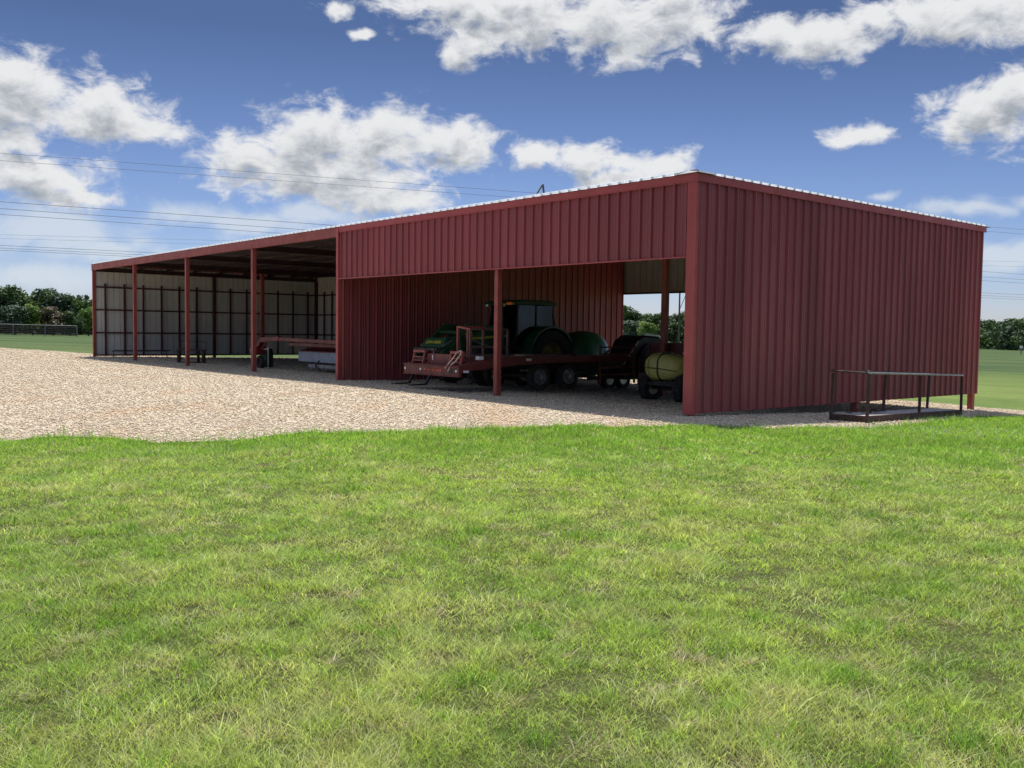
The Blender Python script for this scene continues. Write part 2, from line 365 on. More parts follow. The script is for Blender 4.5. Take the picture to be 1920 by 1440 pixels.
# ------------------------------------------------------------------ gravel outline (site coordinates s, t) and ground
GP_ST = [(7.5, -24), (4.6, -16), (3.1, -12.6), (2.9, -11.2), (1.5, -10.3), (1.0, -9.2), (1.25, -8.0), (.55, -5.9), (.0, -4.4), (-.75, -2.5), (-1.25, -1.7), (-2.3, -.75), (-3.0, .7), (-3.1, 2.2),
         (-2.6, 4.5), (-2.1, 6.8), (-1.95, 9.0), (-2.5, 10.9), (-6, 10.6), (-14, 10.2), (-30, 9), (-30, 12), (-14, 13.2), (-5, 14.2), (-1.0, 15.), (2, 15.6), (8, 15.7), (16, 15.3), (26, 14.9), (36, 14.3), (40.2, 13.3), (40.5, 9.5), (40.7, 6.8), (42.5, 4.6),
         (44.5, 1.6), (50, .6), (57, -1.1), (75, -6), (90, -14), (90, -60), (40, -60), (14, -40)]
def densify(poly, step, amp, seed):
    r = random.Random(seed); out = []
    for i in range(len(poly)):
        a = np.array(poly[i]); b = np.array(poly[(i+1) % len(poly)]); n = max(1, int(np.linalg.norm(b-a)/step))
        for j in range(n):
            p = a+(b-a)*j/n
            q = mnoise.noise_vector(Vector((p[0]*.9, p[1]*.9, seed)))
            q2 = mnoise.noise_vector(Vector((p[0]*3.1, p[1]*3.1, seed+5)))
            out.append((p[0]+amp*(q[0]+.65*q2[0]), p[1]+amp*(q[1]+.65*q2[1])))
    return out
GPW = np.array([st(*p) for p in densify(GP_ST, .14, .34, 3)])
def inpoly(x, y, poly=GPW):
    x = np.asarray(x); y = np.asarray(y); ins = np.zeros(x.shape, bool); n = len(poly)
    for i in range(n):
        x1, y1 = poly[i]; x2, y2 = poly[(i+1) % n]
        if y1 == y2: continue
        c = ((y1 > y) != (y2 > y)) & (x < (x2-x1)*(y-y1)/(y2-y1)+x1); ins ^= c
    return ins
def axis_vals(dense0, dense1, step, far):
    v = list(np.arange(dense0, dense1+1e-6, step)); k = step*1.5; a = dense1
    while a < far: k = min(k*1.25, 120); a += k; v.append(a)
    k = step*1.5; a = dense0
    while a > -far: k = min(k*1.25, 120); a -= k; v.insert(0, a)
    return np.array(v)
gx = axis_vals(-45, 35, .8, 1500); gy = axis_vals(-5, 62, .8, 1500)
XX, YY = np.meshgrid(gx, gy); ZZ = H(XX, YY)
nx, ny = len(gx), len(gy); idx = np.arange(nx*ny).reshape(ny, nx)
fc = np.stack([idx[:-1, :-1], idx[:-1, 1:], idx[1:, 1:], idx[1:, :-1]], -1).reshape(-1, 4)
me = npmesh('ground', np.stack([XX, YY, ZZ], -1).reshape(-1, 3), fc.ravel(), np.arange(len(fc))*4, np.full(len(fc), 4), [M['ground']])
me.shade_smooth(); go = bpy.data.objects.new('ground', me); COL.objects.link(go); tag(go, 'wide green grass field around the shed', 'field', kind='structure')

bx0, by0 = GPW.min(0); bx1, by1 = GPW.max(0)
pts = []
for X in np.arange(math.floor(bx0), bx1, .8):
    for Y in np.arange(math.floor(by0), by1, .8):
        pts.append((X, Y))
pts = np.array(pts); keep = inpoly(pts[:, 0], pts[:, 1])
pts = pts[keep]
allp = [Vector((float(a), float(b))) for a, b in GPW] + [Vector((float(a), float(b))) for a, b in pts]
nb = len(GPW)
vo_, _, fo_, _, _, _ = delaunay_2d_cdt(allp, [(i, (i+1) % nb) for i in range(nb)], [], 0, 1e-4)
vv = np.array([(p.x, p.y) for p in vo_]); cen = np.array([vv[list(f)].mean(0) for f in fo_]); ok = inpoly(cen[:, 0], cen[:, 1])
gm = MB(); zz = H(vv[:, 0], vv[:, 1])+.022; gm.v = [(float(a), float(b), float(c)) for (a, b), c in zip(vv, zz)]
gm.f = [tuple(f) for f, o in zip(fo_, ok) if o]; gm.m = [0]*len(gm.f)
gv = gm.build('gravel_yard', 'gravel', smooth=0, fix=False); gv.data.shade_smooth()
tag(gv, 'pale crushed limestone gravel yard in front of and under the shed', 'gravel yard', kind='structure')

# loose stones
def scatter_stones():
    n = 250000
    Y = 12.5 + (rng.random(n)**1.8)*52; X = (rng.random(n)-.5)*1.3*Y
    px_, py_ = X+rng.normal(0, .12, n), Y+rng.normal(0, .12, n); k = inpoly(px_, py_); X, Y = X[k], Y[k]; n = len(X)
    r = (.007+.014*rng.random(n)**3)*(.7+Y/32)
    base = np.array([(1, 0, 0), (-1, 0, 0), (0, 1, 0), (0, -1, 0), (0, 0, 1), (0, 0, -1)], float)
    tri = np.array([(0, 2, 4), (2, 1, 4), (1, 3, 4), (3, 0, 4), (2, 0, 5), (1, 2, 5), (3, 1, 5), (0, 3, 5)])
    jit = 1+.5*(rng.random((n, 6, 3))-.5); v = base[None]*jit*r[:, None, None]; v[:, :, 2] *= .6
    th = rng.random(n)*6.28; c, s_ = np.cos(th), np.sin(th)
    x = v[:, :, 0]*c[:, None]-v[:, :, 1]*s_[:, None]; y = v[:, :, 0]*s_[:, None]+v[:, :, 1]*c[:, None]
    P = np.stack([x+X[:, None], y+Y[:, None], v[:, :, 2]+(H(X, Y)+.026+r*.25)[:, None]], -1).reshape(-1, 3)
    F = (tri[None]+np.arange(n)[:, None, None]*6).reshape(-1)
    m = mat('loose_limestone'); k = N(m.node_tree); co = k.node('ShaderNodeTexCoord').outputs['Object']
    wn = k.node('ShaderNodeTexVoronoi', None, Scale=14.0); k.l.new(co, wn.inputs['Vector']); sc = k.node('ShaderNodeSeparateColor'); k.l.new(wn.outputs['Color'], sc.inputs[0])
    c_ = k.mix(sc.outputs[0], (.72, .63, .49), (.38, .29, .19)); b = k.node('ShaderNodeBsdfPrincipled', None, Base_Color=c_, Roughness=.9)
    o = k.node('ShaderNodeOutputMaterial'); k.l.new(b.outputs[0], o.inputs[0])
    me = npmesh('gravel_stones', P, F, np.arange(n*8)*3, np.full(n*8, 3), [m])
    o = bpy.data.objects.new('gravel_stones', me); COL.objects.link(o); tag(o, 'loose pale limestone chips scattered over the gravel yard', 'stones', kind='stuff')
scatter_stones()

# ------------------------------------------------------------------ grass
def nz(x, y, sc, seed):
    # cheap smooth value noise
    x = x*sc+seed*17.3; y = y*sc+seed*9.1; xi = np.floor(x); yi = np.floor(y); fx = x-xi; fy = y-yi; fx = fx*fx*(3-2*fx); fy = fy*fy*(3-2*fy)
    h = lambda a, b: np.modf(np.abs(np.sin(a*127.1+b*311.7+seed)*43758.5453))[0]
    return (h(xi, yi)*(1-fx)+h(xi+1, yi)*fx)*(1-fy)+(h(xi, yi+1)*(1-fx)+h(xi+1, yi+1)*fx)*fy
def blades(name, X, Y, hgt, wid, col, lean_amt, label, cat):
    n = len(X); th = rng.random(n)*2*np.pi; la = rng.random(n)*2*np.pi
    dx, dy = np.cos(th)*wid/2, np.sin(th)*wid/2
    lean = lean_amt*hgt*(.35+1.0*rng.random(n)); lx, ly = np.cos(la)*lean, np.sin(la)*lean
    z = H(X, Y)-.004
    P = np.empty((n, 5, 3), np.float32)
    P[:, 0] = np.stack([X-dx, Y-dy, z], -1); P[:, 1] = np.stack([X+dx, Y+dy, z], -1)
    P[:, 2] = np.stack([X-dx*.8+lx*.35, Y-dy*.8+ly*.35, z+hgt*.58], -1); P[:, 3] = np.stack([X+dx*.8+lx*.35, Y+dy*.8+ly*.35, z+hgt*.58], -1)
    P[:, 4] = np.stack([X+lx, Y+ly, z+hgt], -1)
    o5 = np.arange(n)[:, None]*5
    L_ = np.concatenate([o5+0, o5+1, o5+3, o5+2, o5+2, o5+3, o5+4], 1).ravel()
    stt = (np.arange(n)[:, None]*7+np.array([[0, 4]])).ravel(); tt = np.tile([4, 3], n)
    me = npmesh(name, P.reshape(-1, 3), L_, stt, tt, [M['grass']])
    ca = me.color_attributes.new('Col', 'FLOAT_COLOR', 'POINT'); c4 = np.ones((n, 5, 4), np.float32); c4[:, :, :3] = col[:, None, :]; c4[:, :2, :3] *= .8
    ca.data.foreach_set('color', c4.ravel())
    o = bpy.data.objects.new(name, me); COL.objects.link(o); tag(o, label, cat, kind='stuff'); return o
def lawn():
    Ntot = 1250000
    u = rng.random(Ntot); lo, hi = 2.7, 26.; e = .78
    Y = (lo**e+u*(hi**e-lo**e))**(1/e); X = (rng.random(Ntot)-.5)*2*(.68*Y+.5)
    jx = X+.10*(rng.random(Ntot)-.5); jy = Y+.1*(rng.random(Ntot)-.5)
    k = ~inpoly(jx, jy); s, t = inv_st(X, Y); k &= ~((s > -.3) & (t > -.3) & (s < L) & (t < D))
    X, Y = X[k], Y[k]; n = len(X)
    a = nz(X, Y, .35, 1); b = nz(X, Y, 1.1, 2); c = nz(X, Y, 3.2, 3); d = nz(X, Y, 7.5, 4); tuft = nz(X, Y, 5., 6)
    keep = rng.random(n) < np.clip(1.25-1.15*sm((c-.66)/.25)*sm((d-.45)/.3), .2, 1); X, Y, a, b, c, d, tuft = [q[keep] for q in (X, Y, a, b, c, d, tuft)]; n = len(X)
    # distance to the yard edge: taller, greener fringe
    hgt = (.020+.026*rng.random(n)+.030*sm((b-.45)/.4)*rng.random(n)+.035*sm((tuft-.7)/.25)*rng.random(n))
    near_ = 1-sm((Y-6)/8)
    hgt *= (1-near_)*.9+near_*(.38+.78*sm((.5*d+.5*tuft-.2)/.55)+.35*c)
    fr = sm((Y-11)/4); hgt *= 1+.75*fr
    hgt *= np.where(rng.random(n) < .03, 1.7, 1.)
    wid = .0028*(Y/4)**.85*(.6+.8*rng.random(n)); wid = np.maximum(wid, .0024)
    g1_ = np.array([.39, .48, .13]); g2_ = np.array([.30, .43, .11]); g3_ = np.array([.50, .51, .23]); dry = np.array([.66, .55, .36])
    e_ = nz(X, Y, 2.3, 12)
    m1 = sm((.45*a+.25*b+.30*e_-.38)/.26)[:, None]*.7; m2 = sm((.35*b+.65*c-.42)/.3)[:, None]*.6
    col = g1_*(1-m1)+g2_*m1; col = col*(1-m2)+g3_*m2
    q = sm((Y-9.5)/4.5)[:, None]*.6; col = col*(1-q)+np.array([.19, .38, .05])*q
    r_ = rng.random((n, 1)); col = col*(.40+1.15*r_)*(1.12-.22*sm((.5-d)/.35))[:, None]
    dryp = rng.random(n) < (.12+.45*sm((d-.55)/.3)*sm((c-.4)/.35)); col[dryp] = dry*(.55+.7*rng.random((dryp.sum(), 1)))
    hgt[dryp] *= .6
    lean = np.where(dryp, 2.0, (1.05+.6*rng.random(n))*(1-.45*fr))
    # dead straw crowns and coarse dark weeds
    ex = []
    for kind_, cnt, per in (('straw', 260, 70), ('weed', 420, 60), ('pale', 420, 50)):
        yy = 2.9+rng.random(cnt)**1.5*14; xx = (rng.random(cnt)-.5)*1.3*yy; rad = (.025+.05*rng.random(cnt))*(1 if kind_ == 'straw' else 1.7)*(.6+yy/9)
        px_ = np.repeat(xx, per)+np.repeat(rad, per)*rng.normal(0, .6, cnt*per); py_ = np.repeat(yy, per)+np.repeat(rad, per)*rng.normal(0, .6, cnt*per)
        kk = ~inpoly(px_, py_); px_, py_ = px_[kk], py_[kk]; m_ = len(px_)
        if kind_ == 'straw': c_ = np.array([.62, .52, .38])*(.3+.9*rng.random((m_, 1))); h_ = .018+.03*rng.random(m_); l_ = 1.8+rng.random(m_)
        elif kind_ == 'weed': c_ = np.array([.22, .38, .075])*(.4+1.0*rng.random((m_, 1))); h_ = .04+.05*rng.random(m_); l_ = .5+.8*rng.random(m_)
        else: c_ = np.array([.62, .66, .34])*(.5+.8*rng.random((m_, 1))); h_ = .035+.045*rng.random(m_); l_ = .8+.8*rng.random(m_)
        ex.append((px_, py_, h_, .0030*(py_/4)**.85*(.7+.8*rng.random(m_)), c_, l_))
    X = np.concatenate([X]+[q_[0] for q_ in ex]); Y = np.concatenate([Y]+[q_[1] for q_ in ex]); hgt = np.concatenate([hgt]+[q_[2] for q_ in ex]); wid = np.concatenate([wid]+[q_[3] for q_ in ex]); col = np.concatenate([col]+[q_[4] for q_ in ex]); lean = np.concatenate([lean]+[q_[5] for q_ in ex])
    blades('grass', X, Y, hgt, wid, col, lean, 'short sunlit green lawn grass with dry straw patches in the foreground', 'grass')
lawn()
def fringe():
    # taller tufts along the gravel edge
    n0 = 80000; i = rng.integers(0, len(GPW), n0); p = GPW[i]+rng.normal(0, 1, (n0, 2))*(.16+.22*rng.random((n0, 1)))
    X, Y = p[:, 0], p[:, 1]; s, t = inv_st(X, Y)
    k = (Y > 10) & (Y < 27) & (np.abs(X) < .72*Y) & ~((s > 0) & (t > -.4)); k &= ~(inpoly(X, Y) & (nz(X, Y, 4.2, 21) < .62))
    k &= rng.random(n0) < (.25+.9*nz(X, Y, 1.4, 9)); X, Y = X[k], Y[k]; n = len(X)
    hgt = .06+.13*rng.random(n)**1.5*(.35+nz(X, Y, 2.1, 5)); wid = .006+.005*rng.random(n)
    col = np.array([.20, .40, .05])*(.6+.8*rng.random((n, 1)))
    blades('tall_grass', X, Y, hgt, wid, col, np.full(n, .38), 'taller bright green grass fringe along the edge of the gravel', 'grass')
    # clover heads near the corner of the shed
    n0 = 420; X = rng.normal(7.6, 2.2, n0); Y = 16.9+rng.normal(0, .7, n0); k = ~inpoly(X, Y) & (Y > 15.2); X, Y = X[k], Y[k]
    m = MB()
    for x, y in zip(X, Y):
        z = Hf(x, y)+.07+.05*random.random(); r_ = .005+.004*random.random(); m.ell((x, y, z), (r_, r_, r_*.9), 6, 4)
    tag(m.build('clover_flowers', 'white', fix=False, smooth=0), 'tiny white clover flowers dotting the grass by the gravel edge', 'flowers', kind='stuff')
fringe()

# ------------------------------------------------------------------ the machinery shed
barn = empty('machinery_shed', (X0, Y0, 0), BROT, label='long open-fronted dark red metal machinery shed with a flat pale roof', cat='shed')
PITCH = .318
PROF = [(0., .046), (.016, .046), (.031, 0), (.105, 0), (.112, .007), (.128, .007), (.135, 0), (.180, 0), (.187, .007), (.203, .007), (.210, 0), (.287, 0), (.302, .046)]
def sheet(name, p0, dirv, outv, length, z0, z1, mats, pitch=PITCH, phase=0., gap=.004):
    """corrugated sheet; z0/z1 may be pairs (start,end). outer face ribs stand out along outv."""
    d = Vector(dirv); o = Vector(outv); p0 = Vector(p0); xs = [(0., 0.)]
    n = int(length/pitch)+2
    for i in range(-1, n):
        for a, h in PROF:
            x = i*pitch+a+phase
            if 0 < x < length: xs.append((x, h))
    xs.append((length, 0.)); f = lambda z, x: z if not isinstance(z, tuple) else z[0]+(z[1]-z[0])*x/length
    m = MB(); k = len(xs); vs = []
    for off in (0, -gap):
        for x, h in xs:
            b = p0+d*x+o*(h+off); vs += [(b.x, b.y, f(z0, x)), (b.x, b.y, f(z1, x))]
    fs = []; mi = []
    cr_ = d.cross(Vector((0, 0, 1))).dot(o) > 0
    for i in range(k-1):
        a = (2*i, 2*i+2, 2*i+3, 2*i+1); b = tuple(2*k+j for j in a)
        fs.append(a if cr_ else a[::-1]); mi.append(0); fs.append(b[::-1] if cr_ else b); mi.append(1)
        c = (2*i, 2*i+2, 2*k+2*i+2, 2*k+2*i); fs.append(c); mi.append(0)
    for e in (0, 2*(k-1)): fs.append((e, e+1, 2*k+e+1, 2*k+e)); mi.append(0)
    m.v = vs; m.f = fs; m.m = mi
    return m.build(name, list(mats), barn, smooth=0, fix=False)
SP = 14.37   # partition
# local x = -s
sheet('front_header', (-SP+.06, -.02, 0), (1, 0, 0), (0, -1, 0), SP-.06-.19, (3.325, 3.285), 4.84, ('red', 'galv'), phase=.1)
sheet('side_wall', (.02, .02, 0), (0, 1, 0), (1, 0, 0), D-.04, .07, 4.84, ('red', 'galv'))
sheet('end_wall', (-L+.1, .10, 0), (0, 1, 0), (-1, 0, 0), D-.15, .14, 4.90, ('red', 'galv'))
sheet('back_wall', (-L+.1, D, 0), (1, 0, 0), (0, 1, 0), L-SP-.1, .14, 4.974, ('red', 'galv'))
sheet('back_header', (-SP, D+.003, 0), (1, 0, 0), (0, 1, 0), SP, 3.33, 4.974, ('red', 'galv'))
sheet('partition_wall', (-SP+.09, .06, 0), (0, 1, 0), (1, 0, 0), D-.12, .03, 4.80, ('red', 'galv'))
m = MB(); m.box(-SP+.055, -.19, -.075, -.021, 3.27, 3.30); m.v = [(x, y, z+(.045*(-x)/SP if True else 0)) for x, y, z in m.v]; m.build('header_trim', 'redtrim', barn)
m = MB(); m.box(-.19, -.003, -.062, -.002, .05, 4.835); m.box(-.003, .052, -.062, .06, .05, 4.835); m.box(-.195, -.188, -.05, .12, .05, 3.3); m.build('corner_trim', 'redtrim', barn, bevel=.004)
m = MB(); m.box(-SP, .063, -.066, -.022, 4.80, 4.975); m.box(-SP, .066, -.075, -.066, 4.80, 4.815); m.build('fascia', 'redtrim', barn)
m = MB(); m.box(.022, .063, -.022, D+.05, 4.81, 4.975); m.box(.063, .070, -.02, D+.05, 4.81, 4.825); m.build('side_fascia', 'redtrim', barn)
# open-front beam in lengths butted over the posts
cuts = [SP, 20.73, 27.2, 33.78, L]
for a, b in zip(cuts[:-1], cuts[1:]):
    m = MB(); m.box(-b+.003, -a-.003, -.06, -.048, 4.665, 4.972); m.box(-b+.003, -a-.003, -.048, .045, 4.665, 4.677); m.box(-b+.003, -a-.003, -.048, .045, 4.955, 4.967)
    m.build('front_beam', 'oxide', barn)
m = MB(); m.box(-L, -L+.06, .05, D, 4.70, 4.97); m.build('end_beam', 'redtrim', barn)
# roof
m = MB(); ov = .34
xa, xb, ya, yb = -L-ov, .07, -.08, D+ov
E_ = .5; rise = .122
m.add([(xa, ya, 4.978), (xb, ya, 4.978), (xb-E_, ya+E_, 4.978+rise), (xa+E_, ya+E_, 4.978+rise), (xb, yb, 4.978), (xb-E_, yb-E_, 4.978+rise), (xa, yb, 4.978), (xa+E_, yb-E_, 4.978+rise)],
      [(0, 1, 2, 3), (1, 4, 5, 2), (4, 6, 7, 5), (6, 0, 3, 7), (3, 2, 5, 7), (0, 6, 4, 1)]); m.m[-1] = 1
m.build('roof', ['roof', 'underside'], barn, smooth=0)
m = MB()
def rib(m, p, q, n_, hw=.026, hh=.048):
    p, q, n_ = Vector(p), Vector(q), Vector(n_); b = [p-n_*hw*1.7, p-n_*hw, p+n_*hw, p+n_*hw*1.7]; c = [v+(q-p) for v in b]; up = Vector((0, 0, hh))
    b = [b[0], b[1]+up, b[2]+up, b[3]]; c = [c[0], c[1]+up, c[2]+up, c[3]]
    m.add(b+c, [(0, 1, 2, 3), (7, 6, 5, 4), (0, 4, 5, 1), (1, 5, 6, 2), (2, 6, 7, 3)])
x = xb-.56
while x > xa+.1: rib(m, (x, ya-.012, 4.976), (x, ya+E_, 4.978+rise), (1, 0, 0)); x -= PITCH
y = ya+.56
while y < yb-.1: rib(m, (xb+.012, y, 4.976), (xb-E_, y, 4.978+rise), (0, 1, 0)); y += PITCH
m.build('roof_ribs', 'roof', barn, smooth=0)
m = MB(); m.add([(.10, -.10, 4.982), (-.46, -.10, 4.982), (.10, .46, 4.982), (-.10, .10, 5.085), (-.50, .34, 5.13), (-.34, .50, 5.13)], [(0, 1, 4, 3), (0, 3, 5, 2), (3, 4, 5), (0, 2, 5, 4, 1)]); m.build('ridge_cap', 'ridge', barn, smooth=0)
m = MB(); m.box(-L-.04, -L+.03, -.10, D, 4.955, 4.975); m.build('rake_trim', 'roof', barn)
m = MB(); m.box(-L-.045, -L+.13, D-.08, D+.055, .12, 4.972); m.build('rear_corner_trim', 'redtrim', barn)
# posts
def post(s, t, w_=.15, z1=4.66, matn='oxide', z0=None):
    x, y = st(s, t); zb = Hf(x, y)-.15 if z0 is None else z0
    m = MB(); m.box(-s-w_/2, -s+w_/2, t-w_/2, t+w_/2, zb, z1); m.box(-s-w_/2-.035, -s+w_/2+.035, t-w_/2-.035, t+w_/2+.035, z1-.012, z1+.0); return m.build('post', matn, barn)
for s in (20.73, 27.21, 33.78): post(s, .02)
post(L-.12, .02, .14, 4.66); post(6.43, .08, .14, 4.60); post(.10, .09, .12, 4.70); post(SP, .02, .13, 4.66)
m = MB(); m.box(-SP-.075, -SP+.055, -.085, -.05, .05, 4.95); m.build('post_trim', 'redtrim', barn)
for s in (.12, 6.43, 33.9): post(s, 6.6, .17, 4.55)
post(L-.15, 6.58, .15, 4.6, 'darkred'); post(L-.15, D-.12, .15, 4.6, 'darkred')
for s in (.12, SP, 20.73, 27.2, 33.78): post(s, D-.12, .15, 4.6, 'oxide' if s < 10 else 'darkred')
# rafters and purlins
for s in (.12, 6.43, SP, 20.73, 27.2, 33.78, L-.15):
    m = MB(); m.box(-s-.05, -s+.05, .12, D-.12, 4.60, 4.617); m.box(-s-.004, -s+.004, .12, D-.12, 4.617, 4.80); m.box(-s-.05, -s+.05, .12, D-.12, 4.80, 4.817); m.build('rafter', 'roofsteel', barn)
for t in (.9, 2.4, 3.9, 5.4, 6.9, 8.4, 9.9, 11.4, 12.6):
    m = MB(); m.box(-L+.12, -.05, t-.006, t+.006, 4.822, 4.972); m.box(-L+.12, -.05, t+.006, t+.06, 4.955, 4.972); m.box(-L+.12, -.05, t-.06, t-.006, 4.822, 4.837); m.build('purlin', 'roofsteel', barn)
# framing of the end wall and back wall
for z in (.17, 1.37, 2.59, 3.79):
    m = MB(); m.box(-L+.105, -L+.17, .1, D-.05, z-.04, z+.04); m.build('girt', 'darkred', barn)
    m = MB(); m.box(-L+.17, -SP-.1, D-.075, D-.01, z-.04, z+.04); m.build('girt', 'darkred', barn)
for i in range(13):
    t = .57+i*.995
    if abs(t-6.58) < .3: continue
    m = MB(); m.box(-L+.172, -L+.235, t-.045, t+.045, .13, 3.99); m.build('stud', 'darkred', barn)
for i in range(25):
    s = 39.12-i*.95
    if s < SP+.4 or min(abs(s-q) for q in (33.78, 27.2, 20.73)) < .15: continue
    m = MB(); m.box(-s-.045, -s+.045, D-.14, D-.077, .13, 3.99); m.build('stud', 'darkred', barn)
m = MB(); m.box(-SP, -.1, D-.1, D-.004, 3.29, 3.36); m.build('header_rail', 'darkred', barn)
m = MB(); m.box(-SP+.055, -.2, .0, .08, 3.30, 3.38); m.build('header_rail', 'darkred', barn)
# bolt ends on the partition post
for z in (3.95, 2.1, 1.1):
    m = MB(); m.ell((-SP-.09, -.06, z), (.02, .02, .02), 8, 6); m.build('bolt_head', 'steel', barn)
# a bent pipe bracket standing on the roof
m = MB(); m.path([(-7.45, 1.9, 5.08), (-6.80, 1.9, 5.70)], .024); m.path([(-6.80, 1.9, 5.70), (-6.74, 1.95, 5.08)], .028); m.box(-6.76, -6.66, 1.9, 2.0, 5.10, 5.28)
m.build('roof_bracket', 'ridge', barn)

# ------------------------------------------------------------------ wheels
def wheel(parent, c, axis, Rr, wd, rim, rimmat, lugs=0, side=1):
    """hub disc with a tyre child"""
    m = MB(); m.lathe(c, axis, [(.0, .05*side), (rim*.3, .055*side), (rim*.42, -.02*side), (rim*.8, -.04*side), (rim*.92, wd*.32*side), (rim*1.02, wd*.36*side), (rim*1.0, -wd*.36*side), (0, -wd*.3*side)], 28, closed=False)
    wv = m.build('wheel', rimmat, parent)
    t = MB(); h = wd/2
    t.lathe(c, axis, [(rim*.98, -h*.75), (rim*1.15, -h*.95), (Rr*.88, -h), (Rr*.985, -h*.8), (Rr, -h*.3), (Rr, h*.3), (Rr*.985, h*.8), (Rr*.88, h), (rim*1.15, h*.95), (rim*.98, h*.75)], 40)
    if lugs:
        for i in range(lugs):
            for sg in (-1, 1):
                a = 2*math.pi*(i+(.5 if sg > 0 else 0))/lugs; b = a+.16
                def P(ang, rr, o):
                    d = (0, math.sin(ang)*rr, math.cos(ang)*rr) if axis == 'x' else (math.sin(ang)*rr, 0, math.cos(ang)*rr)
                    q = Vector(c)+Vector(d); q[0 if axis == 'x' else 1] += o; return q
                t.beam(P(a, Rr+.005, sg*h*.95), P(b, Rr+.01, sg*.01), .035, .05)
    t.build('tyre', 'tyre', wv); return wv

def text_mesh(body, size, extr, parent, loc, rot, matn='yellowtext', name='lettering'):
    cu = bpy.data.curves.new('tmp', 'FONT'); cu.body = body; cu.size = size; cu.extrude = extr; cu.align_x = 'CENTER'; cu.align_y = 'CENTER'
    ob = bpy.data.objects.new('tmp', cu); COL.objects.link(ob); dg = bpy.context.evaluated_depsgraph_get(); me = bpy.data.meshes.new_from_object(ob.evaluated_get(dg)); bpy.data.objects.remove(ob)
    me.name = name; me.materials.clear(); me.materials.append(M[matn]); o = bpy.data.objects.new(name, me); COL.objects.link(o); o.parent = parent; o.location = loc; o.rotation_euler = rot; return o

